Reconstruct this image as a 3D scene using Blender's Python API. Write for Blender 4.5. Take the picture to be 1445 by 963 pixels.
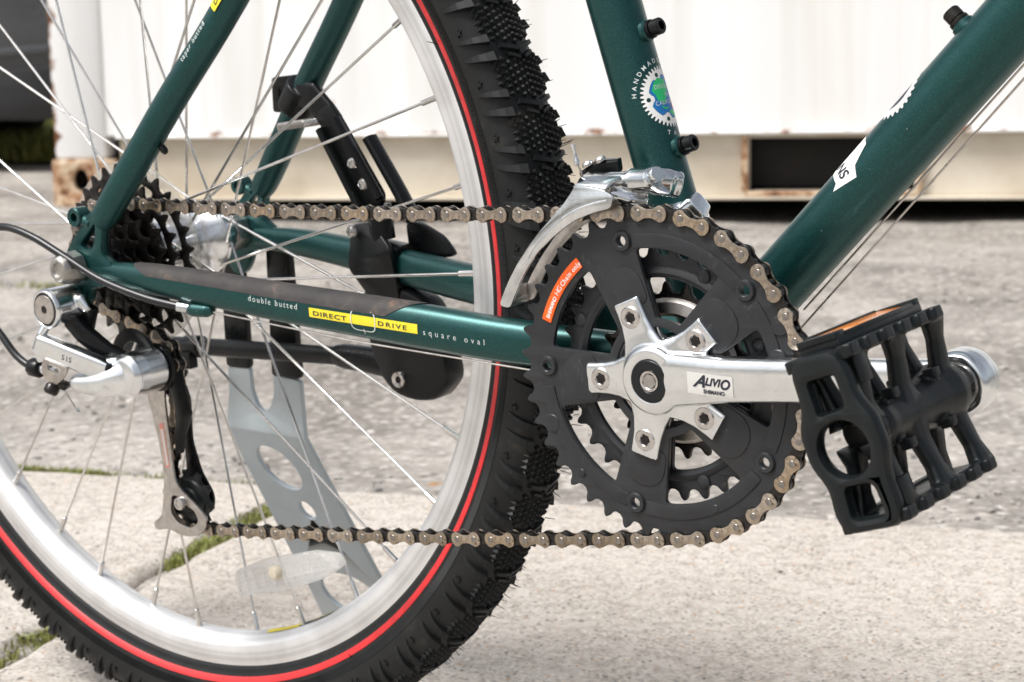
import bpy, bmesh, math, random
from math import sin, cos, pi, radians, atan2, hypot, sqrt
from mathutils import Vector, Matrix
random.seed(7)
scene = bpy.context.scene
for o in list(bpy.data.objects): bpy.data.objects.remove(o)

# ------------------------------------------------------------------ camera
LEAN = radians(3.7)            # the bike leans a little towards the drive side
AXLE_H = 0.3345
cam_d = bpy.data.cameras.new('camera'); cam = bpy.data.objects.new('camera', cam_d)
scene.collection.objects.link(cam); scene.camera = cam
Rv = Vector((0.79039574, 0.61230001, -0.01905962)); Dv = Vector((-0.60692659, 0.77847771, -0.16003927))
Rv.normalize(); Dv.normalize(); Uv = Rv.cross(Dv).normalized()
cam.matrix_world = Matrix(((Rv.x, Uv.x, -Dv.x, 0.951458), (Rv.y, Uv.y, -Dv.y, -0.850963), (Rv.z, Uv.z, -Dv.z, 0.470592), (0, 0, 0, 1)))
cam_d.sensor_width = 36.0; cam_d.lens = 36.0*2695.07/1445.0
cam_d.clip_start = 0.05; cam_d.clip_end = 400.0
cam_d.dof.use_dof = True; cam_d.dof.focus_distance = 0.955; cam_d.dof.aperture_fstop = 19.0
cam_d.dof.aperture_blades = 7

# ------------------------------------------------------------------ light
SUN_EL, SUN_AZ = radians(56), radians(208)
world = bpy.data.worlds.new('World'); scene.world = world; world.use_nodes = True
wn = world.node_tree; bgn = wn.nodes['Background']
sky = wn.nodes.new('ShaderNodeTexSky'); sky.sky_type = 'NISHITA'; sky.sun_disc = False
sky.sun_elevation = SUN_EL; sky.sun_rotation = SUN_AZ
sky.air_density = 1.0; sky.dust_density = 5.0; sky.ozone_density = 1.0
hs = wn.nodes.new('ShaderNodeHueSaturation'); hs.inputs['Saturation'].default_value = 0.35
wn.links.new(sky.outputs[0], hs.inputs['Color']); wn.links.new(hs.outputs[0], bgn.inputs['Color'])
bgn.inputs['Strength'].default_value = 0.068
sun_d = bpy.data.lights.new('sun', 'SUN'); sun_d.energy = 1.5; sun_d.angle = radians(18); sun_d.color = (1.0, 0.985, 0.96)
sun = bpy.data.objects.new('sun', sun_d); scene.collection.objects.link(sun)
sdir = Vector((sin(SUN_AZ)*cos(SUN_EL), cos(SUN_AZ)*cos(SUN_EL), sin(SUN_EL)))
sun.rotation_euler = sdir.to_track_quat('Z', 'Y').to_euler(); sun.location = (0, 0, 6)
scene.render.engine = 'CYCLES'
scene.view_settings.view_transform = 'Standard'; scene.view_settings.look = 'None'
scene.view_settings.gamma = 1.0; scene.view_settings.exposure = 1.3

# ------------------------------------------------------------------ materials
def nt(name):
    m = bpy.data.materials.new(name); m.use_nodes = True
    t = m.node_tree; return m, t, t.nodes['Principled BSDF']
def node(t, typ, **kw):
    n = t.nodes.new(typ)
    for k, v in kw.items():
        if k in n.inputs: n.inputs[k].default_value = v
        else: setattr(n, k, v)
    return n
def coords(t, kind='Object', scale=(1, 1, 1)):
    tc = t.nodes.new('ShaderNodeTexCoord'); mp = t.nodes.new('ShaderNodeMapping')
    mp.inputs['Scale'].default_value = scale
    t.links.new(tc.outputs[kind], mp.inputs['Vector']); return mp.outputs[0]
def ramp(t, fac, stops):
    r = t.nodes.new('ShaderNodeValToRGB'); e = r.color_ramp.elements
    while len(e) < len(stops): e.new(0.5)
    for i, (p, c) in enumerate(stops):
        e[i].position = p; e[i].color = (*c, 1) if len(c) == 3 else c
    t.links.new(fac, r.inputs[0]); return r.outputs[0]
def mixc(t, fac, a, b, blend='MIX'):
    m = t.nodes.new('ShaderNodeMix'); m.data_type = 'RGBA'; m.blend_type = blend
    for s, v in ((m.inputs[0], fac), (m.inputs[6], a), (m.inputs[7], b)):
        if hasattr(v, 'is_linked') or isinstance(v, bpy.types.NodeSocket): t.links.new(v, s)
        elif isinstance(v, (int, float)): s.default_value = v
        else: s.default_value = (*v, 1)
    return m.outputs[2]
def bump(t, b, h, strength=0.3, dist=0.001):
    n = t.nodes.new('ShaderNodeBump'); n.inputs['Strength'].default_value = strength; n.inputs['Distance'].default_value = dist
    t.links.new(h, n.inputs['Height']); t.links.new(n.outputs[0], b.inputs['Normal'])
def simple(name, col, rough=0.5, metal=0.0, var=0.25, scale=120.0, col2=None, bmp=0.0, coat=0.0, spec=0.5, rvar=0.12, scuff=None):
    """plain material with procedural colour and roughness variation"""
    m, t, b = nt(name)
    v = coords(t)
    n = node(t, 'ShaderNodeTexNoise', Scale=scale, Detail=6.0, Roughness=0.6); t.links.new(v, n.inputs['Vector'])
    c2 = col2 or tuple(c*(1-var) for c in col)
    bc = ramp(t, n.outputs['Fac'], [(0.35, c2), (0.65, col)])
    if scuff:          # thin worn scratches and dusty specks
        k = node(t, 'ShaderNodeTexNoise', Scale=95.0, Detail=7.0, Roughness=0.75, Distortion=1.2); t.links.new(coords(t, 'Object', (1, 2.2, 0.7)), k.inputs['Vector'])
        bc = mixc(t, ramp(t, k.outputs['Fac'], [(0.60, (0, 0, 0)), (0.74, (0.8, 0.8, 0.8))]), bc, scuff)
    t.links.new(bc, b.inputs['Base Color'])
    mr = node(t, 'ShaderNodeMapRange'); mr.inputs['From Min'].default_value = 0.3; mr.inputs['From Max'].default_value = 0.7
    mr.inputs['To Min'].default_value = max(0.02, rough-rvar*0.5); mr.inputs['To Max'].default_value = min(1, rough+rvar*0.5)
    n2 = node(t, 'ShaderNodeTexNoise', Scale=scale*0.37, Detail=5.0); t.links.new(v, n2.inputs['Vector'])
    t.links.new(n2.outputs['Fac'], mr.inputs['Value']); t.links.new(mr.outputs[0], b.inputs['Roughness'])
    b.inputs['Metallic'].default_value = metal; b.inputs['Specular IOR Level'].default_value = spec
    b.inputs['Coat Weight'].default_value = coat; b.inputs['Coat Roughness'].default_value = 0.25
    if bmp:
        n3 = node(t, 'ShaderNodeTexNoise', Scale=scale*4, Detail=4.0); t.links.new(v, n3.inputs['Vector'])
        bump(t, b, n3.outputs['Fac'], bmp, 0.0004)
    return m
M = {}
def green_paint():
    m, t, b = nt('green_paint'); v = coords(t)
    vo = node(t, 'ShaderNodeTexVoronoi', Scale=2600.0); t.links.new(v, vo.inputs['Vector'])
    fl = ramp(t, vo.outputs['Color'], [(0.0, (0.003, 0.032, 0.031)), (0.7, (0.0045, 0.056, 0.054)), (1.0, (0.02, 0.135, 0.128))])
    n = node(t, 'ShaderNodeTexNoise', Scale=14.0, Detail=5.0); t.links.new(v, n.inputs['Vector'])
    c = mixc(t, 0.3, fl, ramp(t, n.outputs['Fac'], [(0.4, (0.0035, 0.042, 0.041)), (0.6, (0.006, 0.06, 0.057))]))
    # scattered scuffs and dust specks
    n2 = node(t, 'ShaderNodeTexNoise', Scale=210.0, Detail=2.0); t.links.new(v, n2.inputs['Vector'])
    c = mixc(t, ramp(t, n2.outputs['Fac'], [(0.76, (0, 0, 0)), (0.79, (0.5, 0.5, 0.5))]), c, (0.3, 0.36, 0.35))
    t.links.new(c, b.inputs['Base Color'])
    b.inputs['Metallic'].default_value = 0.6
    b.inputs['Roughness'].default_value = 0.36; b.inputs['Coat Weight'].default_value = 0.25; b.inputs['Coat Roughness'].default_value = 0.32
    bump(t, b, vo.outputs['Distance'], 0.08, 0.0002)
    return m
M['green'] = green_paint()
M['polish'] = simple('polished_alloy', (0.78, 0.81, 0.83), 0.22, 1.0, 0.12, 60, rvar=0.18, bmp=0.05, scuff=(0.42, 0.40, 0.37))
M['chrome'] = simple('chromed_steel', (0.72, 0.75, 0.77), 0.16, 1.0, 0.25, 90, rvar=0.2, scuff=(0.30, 0.25, 0.20))
M['steel'] = simple('dull_steel', (0.56, 0.53, 0.50), 0.36, 1.0, 0.3, 160, rvar=0.2)
M['bolt'] = simple('bolt_steel', (0.62, 0.60, 0.58), 0.25, 1.0, 0.2, 300)
M['nickel'] = simple('chain_nickel', (0.56, 0.50, 0.43), 0.33, 1.0, 0.35, 260, col2=(0.33, 0.28, 0.23), rvar=0.2)
M['greasy'] = simple('greasy_dark_steel', (0.030, 0.027, 0.025), 0.26, 0.6, 0.5, 420, rvar=0.3)
M['cog'] = simple('dirty_sprocket_steel', (0.018, 0.016, 0.0145), 0.32, 0.6, 0.6, 260, col2=(0.012, 0.011, 0.010), rvar=0.25)
M['ring'] = simple('grey_coated_steel', (0.028, 0.030, 0.033), 0.42, 0.2, 0.2, 90, bmp=0.04, rvar=0.14, spec=0.36, scuff=(0.095, 0.093, 0.09))
M['black'] = simple('black_coated_metal', (0.005, 0.0058, 0.0065), 0.32, 0.0, 0.3, 130, rvar=0.2, spec=0.27, scuff=(0.03, 0.03, 0.03))
M['plastic'] = simple('black_resin', (0.006, 0.0085, 0.0095), 0.40, 0.0, 0.25, 160, bmp=0.10, rvar=0.16, spec=0.30, scuff=(0.05, 0.05, 0.048))
M['pin'] = simple('pin_steel', (0.34, 0.32, 0.30), 0.3, 1.0, 0.3, 300)
M['spoke'] = simple('spoke_steel', (0.74, 0.73, 0.71), 0.22, 1.0, 0.2, 90)
M['red'] = simple('red_rubber', (0.62, 0.018, 0.022), 0.50, 0.0, 0.25, 120)
M['white'] = simple('white_print', (0.78, 0.78, 0.76), 0.45, 0.0, 0.08, 300)
M['textw'] = simple('pale_lettering', (0.62, 0.68, 0.66), 0.45, 0.0, 0.1, 300)
M['yellow'] = simple('yellow_sticker', (0.80, 0.66, 0.03), 0.42, 0.0, 0.1, 150)
M['inkdark'] = simple('dark_ink', (0.012, 0.016, 0.03), 0.45, 0.0, 0.1, 200)
M['orange'] = simple('orange_sticker', (0.86, 0.115, 0.008), 0.40, 0.0, 0.1, 150)
M['emgreen'] = simple('emblem_green', (0.012, 0.50, 0.16), 0.4, 0.0, 0.1, 150)
M['emblue'] = simple('emblem_blue', (0.006, 0.16, 0.46), 0.4, 0.0, 0.1, 150)
M['amber'] = simple('amber_reflector', (0.90, 0.26, 0.01), 0.15, 0.0, 0.2, 300, coat=0.6)
M['pale'] = simple('pale_sticker', (0.66, 0.66, 0.64), 0.36, 0.35, 0.06, 120)
M['housing'] = simple('cable_housing', (0.010, 0.011, 0.013), 0.30, 0.0, 0.2, 80, spec=0.4)
M['stand'] = simple('grey_stand_paint', (0.47, 0.53, 0.56), 0.40, 0.1, 0.10, 40, bmp=0.05)
M['cream'] = simple('cream_plastic', (0.68, 0.62, 0.48), 0.4, 0.0, 0.1, 100)
M['salmon'] = simple('salmon_sticker', (0.78, 0.30, 0.24), 0.4, 0.0, 0.15, 300)
M['sand'] = simple('worn_grey_tape', (0.075, 0.072, 0.072), 0.8, 0.0, 0.3, 300, bmp=0.3)
M['nut'] = simple('worn_alloy', (0.40, 0.385, 0.36), 0.42, 0.9, 0.3, 150)
def tape():
    m, t, b = nt('worn_guard_tape'); v = coords(t)
    n = node(t, 'ShaderNodeTexNoise', Scale=45.0, Detail=8.0, Roughness=0.7); t.links.new(v, n.inputs['Vector'])
    c = ramp(t, n.outputs['Fac'], [(0.3, (0.016, 0.015, 0.0155)), (0.55, (0.036, 0.033, 0.032)), (0.63, (0.06, 0.05, 0.043)), (0.71, (0.20, 0.10, 0.055))])
    t.links.new(c, b.inputs['Base Color']); b.inputs['Roughness'].default_value = 0.75
    n2 = node(t, 'ShaderNodeTexNoise', Scale=1500.0, Detail=3.0); t.links.new(v, n2.inputs['Vector'])
    bump(t, b, n2.outputs['Fac'], 0.25, 0.0004); return m
M['tape'] = tape()
def vary(name, lo, hi, tint):      # every copy of the piece gets its own tone
    m = M[name]; t = m.node_tree; b = t.nodes['Principled BSDF']; l = b.inputs['Base Color'].links[0]; src = l.from_socket
    oi = node(t, 'ShaderNodeObjectInfo'); f = ramp(t, oi.outputs['Random'], [(0.0, lo), (0.55, hi), (1.0, tint)])
    t.links.new(mixc(t, 1.0, src, f, 'MULTIPLY'), b.inputs['Base Color'])
    n = node(t, 'ShaderNodeTexNoise', Scale=330.0, Detail=6.0, Roughness=0.7); t.links.new(coords(t), n.inputs['Vector'])
    src2 = b.inputs['Base Color'].links[0].from_socket       # oily grime in blots
    t.links.new(mixc(t, ramp(t, n.outputs['Fac'], [(0.56, (0, 0, 0)), (0.68, (0.85, 0.85, 0.85))]), src2, (0.05, 0.042, 0.034)), b.inputs['Base Color'])
vary('nickel', (0.62, 0.58, 0.52), (1.0, 1.0, 1.0), (0.9, 0.82, 0.7))
def rim_mat():
    m, t, b = nt('brushed_rim_alloy')
    g = node(t, 'ShaderNodeTexCoord'); sp = node(t, 'ShaderNodeSeparateXYZ'); t.links.new(g.outputs['Object'], sp.inputs[0])
    # radius from the axle and width give rings round the rim
    cb = node(t, 'ShaderNodeCombineXYZ'); t.links.new(sp.outputs['X'], cb.inputs['X']); t.links.new(sp.outputs['Z'], cb.inputs['Y'])
    ln = node(t, 'ShaderNodeVectorMath', operation='LENGTH'); t.links.new(cb.outputs[0], ln.inputs[0])
    c2 = node(t, 'ShaderNodeCombineXYZ'); t.links.new(ln.outputs['Value'], c2.inputs['X']); t.links.new(sp.outputs['Y'], c2.inputs['Y'])
    n = node(t, 'ShaderNodeTexNoise', Scale=420.0, Detail=6.0); t.links.new(c2.outputs[0], n.inputs['Vector'])
    n2 = node(t, 'ShaderNodeTexNoise', Scale=35.0, Detail=5.0); t.links.new(g.outputs['Object'], n2.inputs['Vector'])
    a = ramp(t, n.outputs['Fac'], [(0.35, (0.52, 0.525, 0.53)), (0.62, (0.78, 0.79, 0.80))])
    t.links.new(mixc(t, 0.35, a, ramp(t, n2.outputs['Fac'], [(0.35, (0.48, 0.46, 0.44)), (0.65, (0.84, 0.84, 0.84))])), b.inputs['Base Color'])
    b.inputs['Metallic'].default_value = 0.7; b.inputs['Roughness'].default_value = 0.46
    bump(t, b, n.outputs['Fac'], 0.10, 0.0004); return m
M['rim'] = rim_mat()
def rubber():
    m, t, b = nt('tyre_rubber'); v = coords(t)
    n = node(t, 'ShaderNodeTexNoise', Scale=38.0, Detail=7.0, Roughness=0.65); t.links.new(v, n.inputs['Vector'])
    t.links.new(ramp(t, n.outputs['Fac'], [(0.3, (0.0055, 0.006, 0.0065)), (0.60, (0.011, 0.012, 0.0125)), (0.70, (0.026, 0.024, 0.021)), (0.8, (0.05, 0.044, 0.037))]), b.inputs['Base Color'])
    b.inputs['Roughness'].default_value = 0.50; b.inputs['Specular IOR Level'].default_value = 0.26
    n2 = node(t, 'ShaderNodeTexNoise', Scale=900.0, Detail=3.0); t.links.new(v, n2.inputs['Vector'])
    bump(t, b, n2.outputs['Fac'], 0.12, 0.0004); return m
M['rubber'] = rubber()
def clear(name, col, rough, trans, alpha=1.0):
    m, t, b = nt(name); v = coords(t)
    n = node(t, 'ShaderNodeTexNoise', Scale=150.0, Detail=3.0); t.links.new(v, n.inputs['Vector'])
    t.links.new(ramp(t, n.outputs['Fac'], [(0.3, tuple(c*0.9 for c in col)), (0.7, col)]), b.inputs['Base Color'])
    b.inputs['Roughness'].default_value = rough; b.inputs['Transmission Weight'].default_value = trans
    b.inputs['IOR'].default_value = 1.3; b.inputs['Alpha'].default_value = alpha
    return m
M['lens'] = clear('clear_reflector_lens', (0.95, 0.95, 0.94), 0.12, 0.6, 0.66)
M['disc'] = clear('clear_guard_disc', (0.70, 0.67, 0.60), 0.3, 0.6, 0.35)

# ------------------------------------------------------------------ mesh helpers (bike parts are drawn in millimetres)
def link(name, me, mat, parent=None, smooth=True, angle=35):
    o = bpy.data.objects.new(name, me); scene.collection.objects.link(o)
    if mat is not None and not me.materials: me.materials.append(M[mat] if isinstance(mat, str) else mat)
    if smooth and len(me.polygons):
        me.polygons.foreach_set('use_smooth', [True]*len(me.polygons)); me.set_sharp_from_angle(angle=radians(angle))
    if parent is not None: o.parent = parent
    return o
class MB:
    def __init__(s): s.v = []; s.f = []; s.mi = []; s.m = 0
    def add(s, vs, fs):
        k = len(s.v); s.v += [tuple(p) for p in vs]; s.f += [tuple(i+k for i in f) for f in fs]; s.mi += [s.m]*len(fs); return s
    def lathe(s, prof, c, axis=(0, 1, 0), seg=32, closed=False):
        """prof: (radius, height along axis); closed joins last to first, else the ends are capped"""
        ax = Vector(axis).normalized(); e1 = ax.orthogonal().normalized(); e2 = ax.cross(e1); c = Vector(c)
        vs = []; n = len(prof)
        for r, h in prof:
            for i in range(seg):
                a = 2*pi*i/seg; vs.append(c+ax*h+(e1*cos(a)+e2*sin(a))*r)
        fs = []
        for j in range(n if closed else n-1):
            j2 = (j+1) % n
            for i in range(seg):
                i2 = (i+1) % seg; fs.append((j*seg+i, j*seg+i2, j2*seg+i2, j2*seg+i))
        if not closed: fs.append(tuple(range(seg))[::-1]); fs.append(tuple((n-1)*seg+i for i in range(seg)))
        return s.add(vs, fs)
    def cyl(s, p0, p1, r, r2=None, seg=16):
        p0, p1 = Vector(p0), Vector(p1); L = (p1-p0).length
        return s.lathe([(r, 0), (r if r2 is None else r2, L)], p0, (p1-p0), seg)
    def sweep(s, pts, rad, seg=16, up=None, ex=2.0, close=False):
        """rad: number, list of numbers or list of (half width along side, half height along up)"""
        P = [Vector(p) for p in pts]; n = len(P)
        if not isinstance(rad, (list, tuple)): rad = [rad]*n
        rad = [(r, r) if not isinstance(r, (tuple, list)) else r for r in rad]
        vs = []; prev = None
        for i in range(n):
            if close: t = P[(i+1) % n]-P[i-1]
            else: t = P[min(i+1, n-1)]-P[max(i-1, 0)]
            t.normalize()
            if up is not None: u = Vector(up)
            elif prev is None: u = t.orthogonal()
            else: u = prev
            u = (u-t*u.dot(t)).normalized(); prev = u; w = t.cross(u)
            for k in range(seg):
                a = 2*pi*k/seg; ca, sa = cos(a), sin(a)
                cx = math.copysign(abs(ca)**(2/ex), ca); sx = math.copysign(abs(sa)**(2/ex), sa)
                vs.append(P[i]+w*cx*rad[i][0]+u*sx*rad[i][1])
        fs = []
        for j in range(n if close else n-1):
            j2 = (j+1) % n
            for k in range(seg):
                k2 = (k+1) % seg; fs.append((j*seg+k, j*seg+k2, j2*seg+k2, j2*seg+k))
        if not close: fs.append(tuple(range(seg))[::-1]); fs.append(tuple((n-1)*seg+k for k in range(seg)))
        return s.add(vs, fs)
    def box(s, c, d, ex=(1, 0, 0), ey=(0, 1, 0), ez=(0, 0, 1)):
        c, ex, ey, ez = Vector(c), Vector(ex), Vector(ey), Vector(ez); vs = []
        for a in (-.5, .5):
            for b in (-.5, .5):
                for e in (-.5, .5): vs.append(c+ex*a*d[0]+ey*b*d[1]+ez*e*d[2])
        return s.add(vs, [(0, 1, 3, 2), (4, 6, 7, 5), (0, 4, 5, 1), (2, 3, 7, 6), (0, 2, 6, 4), (1, 5, 7, 3)])
    def mesh(s, name='m', unit=0.001):
        me = bpy.data.meshes.new(name); me.from_pydata([(x*unit, y*unit, z*unit) for x, y, z in s.v], [], s.f)
        me.polygons.foreach_set('material_index', s.mi); me.update()
        bm = bmesh.new(); bm.from_mesh(me); bmesh.ops.recalc_face_normals(bm, faces=bm.faces); bm.to_mesh(me); bm.free()
        return me
    def build(s, name, mat, parent=None, unit=0.001, bevel=0.0, remesh=0.0, smooth_it=4, angle=35):
        me = s.mesh(name, unit)
        for x in (mat if isinstance(mat, list) else [mat]): me.materials.append(M[x] if isinstance(x, str) else x)
        o = link(name, me, None, parent, angle=angle)
        if remesh or bevel:
            if remesh:
                r = o.modifiers.new('r', 'REMESH'); r.mode = 'VOXEL'; r.voxel_size = remesh*unit; r.use_smooth_shade = True
                q = o.modifiers.new('s', 'SMOOTH'); q.factor = 0.5; q.iterations = smooth_it
            else:
                b = o.modifiers.new('b', 'BEVEL'); b.width = bevel*unit; b.segments = 2; b.limit_method = 'ANGLE'; b.angle_limit = radians(40)
            o.parent = None
            bpy.context.view_layer.update()
            ev = o.evaluated_get(bpy.context.evaluated_depsgraph_get())
            m2 = bpy.data.meshes.new_from_object(ev); o.modifiers.clear(); old = o.data; o.data = m2; bpy.data.meshes.remove(old)
            if not m2.materials: m2.materials.append(M[mat])
            m2.polygons.foreach_set('use_smooth', [True]*len(m2.polygons)); m2.set_sharp_from_angle(angle=radians(60 if remesh else angle))
            o.parent = parent
        return o
def round_poly(P, r, n=4):
    out = []; N = len(P)
    for i in range(N):
        p0, p1, p2 = Vector(P[i-1]), Vector(P[i]), Vector(P[(i+1) % N])
        a, b = p0-p1, p2-p1; la, lb = a.length, b.length
        if la < 1e-6 or lb < 1e-6: continue
        d = min(r, la*0.48, lb*0.48); A = p1+a/la*d; B = p1+b/lb*d
        for k in range(n+1):
            t = k/n; out.append(tuple(A*(1-t)**2+p1*2*t*(1-t)+B*t*t))
    return out
def circle(c, r, n=24, ry=None, rot=0):
    ry = ry or r
    return [(c[0]+r*cos(2*pi*i/n)*cos(rot)-ry*sin(2*pi*i/n)*sin(rot), c[1]+r*cos(2*pi*i/n)*sin(rot)+ry*sin(2*pi*i/n)*cos(rot)) for i in range(n)]
def curve_mesh(cu):
    o = bpy.data.objects.new('tmp', cu); scene.collection.objects.link(o); bpy.context.view_layer.update()
    me = bpy.data.meshes.new_from_object(o.evaluated_get(bpy.context.evaluated_depsgraph_get()))
    bpy.data.objects.remove(o); bpy.data.curves.remove(cu); return me
def shape_mesh(loops, thick=0.0, bevel=0.0, fn=None, unit=0.001):
    """flat outline with holes, extruded and bevelled; fn maps (u, v, w) in mm to a bike position in mm"""
    cu = bpy.data.curves.new('c', 'CURVE'); cu.dimensions = '2D'; cu.fill_mode = 'BOTH'
    for L in loops:
        s = cu.splines.new('POLY'); s.points.add(len(L)-1); s.use_cyclic_u = True
        for i, p in enumerate(L): s.points[i].co = (p[0], p[1], 0, 1)
    if thick:
        cu.extrude = max(thick/2-bevel, 1e-4); cu.bevel_depth = bevel; cu.bevel_resolution = 1; cu.offset = -bevel
    me = curve_mesh(cu)
    for v in me.vertices:
        p = fn(*v.co) if fn else v.co
        v.co = (p[0]*unit, p[1]*unit, p[2]*unit)
    bm = bmesh.new(); bm.from_mesh(me); bmesh.ops.remove_doubles(bm, verts=bm.verts, dist=1e-7)
    if thick: bmesh.ops.recalc_face_normals(bm, faces=bm.faces)
    bm.to_mesh(me); bm.free(); me.update(); return me
def XZ(y):                        # drawing in the plane of the wheel at depth y
    return lambda u, v, w: (u, y+w, v)
def plate(name, loops, y, thick, mat, parent, bevel=0.25):
    return link(name, shape_mesh(loops, thick, bevel, XZ(y)), mat, parent)
def text_mesh(body, size, fn, bold=0.0, align='LEFT', shear=0.0, spacing=1.0, extrude=0.0, sub=True, xscale=1.0):
    cu = bpy.data.curves.new('t', 'FONT'); cu.body = body; cu.size = size; cu.align_x = align; cu.shear = shear
    cu.space_character = spacing; cu.offset = bold; cu.extrude = extrude; cu.resolution_u = 3
    me = curve_mesh(cu)
    for v in me.vertices:
        p = fn(v.co.x*xscale, v.co.y, v.co.z); v.co = (p[0]*.001, p[1]*.001, p[2]*.001)
    me.update(); return me
def grid_mesh(u0, u1, v0, v1, nu, nv, fn, edge=None):
    vs = []; fs = []
    for i in range(nu+1):
        for j in range(nv+1):
            p = fn(u0+(u1-u0)*i/nu, v0+(v1-v0)*j/nv, 0); vs.append((p[0]*.001, p[1]*.001, p[2]*.001))
    for i in range(nu):
        for j in range(nv): a = i*(nv+1)+j; fs.append((a, a+nv+1, a+nv+2, a+1))
    me = bpy.data.meshes.new('g'); me.from_pydata(vs, [], fs); me.update(); return me
def tag(o, label=None, cat=None, group=None, kind=None):
    for k, v in (('label', label), ('category', cat), ('group', group), ('kind', kind)):
        if v: o[k] = v
    return o
def lerp(a, b, t): return a+(b-a)*t
def interp(xs, ys, x):
    if x <= xs[0]: i = 0
    elif x >= xs[-1]: i = len(xs)-2
    else: i = max(k for k in range(len(xs)-1) if xs[k] <= x)
    return lerp(ys[i], ys[i+1], (x-xs[i])/(xs[i+1]-xs[i]))
def spline(P, n=8):
    P = [Vector(p) for p in P]; out = []
    for i in range(len(P)-1):
        a, b, c, d = P[max(i-1, 0)], P[i], P[i+1], P[min(i+2, len(P)-1)]
        for k in range(n):
            t = k/n; out.append(0.5*((2*b)+(c-a)*t+(2*a-5*b+4*c-d)*t*t+(3*b-a-3*c+d)*t**3))
    out.append(P[-1]); return out

# ================================================================== THE SETTING (metres)
from mathutils import noise as mnoise
def fbm(x, y, s, o=4): return mnoise.fractal(Vector((x*s, y*s, 3.3)), 0.8, 2.0, o)
def ground_mat():
    m, t, b = nt('weathered_aggregate'); v = coords(t)
    n1 = node(t, 'ShaderNodeTexNoise', Scale=3.2, Detail=9.0, Roughness=0.68); t.links.new(v, n1.inputs['Vector'])
    base = ramp(t, n1.outputs['Fac'], [(0.30, (0.13, 0.12, 0.11)), (0.46, (0.27, 0.252, 0.233)), (0.62, (0.43, 0.403, 0.373)), (0.75, (0.22, 0.204, 0.188))])
    n0 = node(t, 'ShaderNodeTexNoise', Scale=1.3, Detail=6.0, Roughness=0.6); t.links.new(v, n0.inputs['Vector'])
    base = mixc(t, 0.6, base, ramp(t, n0.outputs['Fac'], [(0.38, (0.50, 0.455, 0.41)), (0.56, (1.12, 1.10, 1.07))]), 'MULTIPLY')
    vo = node(t, 'ShaderNodeTexVoronoi', Scale=70.0); t.links.new(v, vo.inputs['Vector'])
    st = ramp(t, vo.outputs['Color'], [(0.0, (0.09, 0.085, 0.08)), (0.3, (0.25, 0.236, 0.22)), (0.55, (0.41, 0.385, 0.357)), (0.85, (0.60, 0.57, 0.53)), (1.0, (0.42, 0.33, 0.25))])
    edge = ramp(t, vo.outputs['Distance'], [(0.25, (0.75, 0.75, 0.75)), (0.6, (0.05, 0.05, 0.05))])
    c = mixc(t, edge, base, st)
    n2 = node(t, 'ShaderNodeTexNoise', Scale=160.0, Detail=5.0); t.links.new(v, n2.inputs['Vector'])
    c = mixc(t, 0.5, c, ramp(t, n2.outputs['Fac'], [(0.32, (0.42, 0.41, 0.40)), (0.65, (1.0, 1.0, 0.99))]), 'MULTIPLY')
    t.links.new(c, b.inputs['Base Color']); b.inputs['Roughness'].default_value = 0.9; b.inputs['Specular IOR Level'].default_value = 0.2
    h = mixc(t, 0.5, vo.outputs['Distance'], n2.outputs['Fac'])
    bump(t, b, h, 0.7, 0.006); return m
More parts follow.
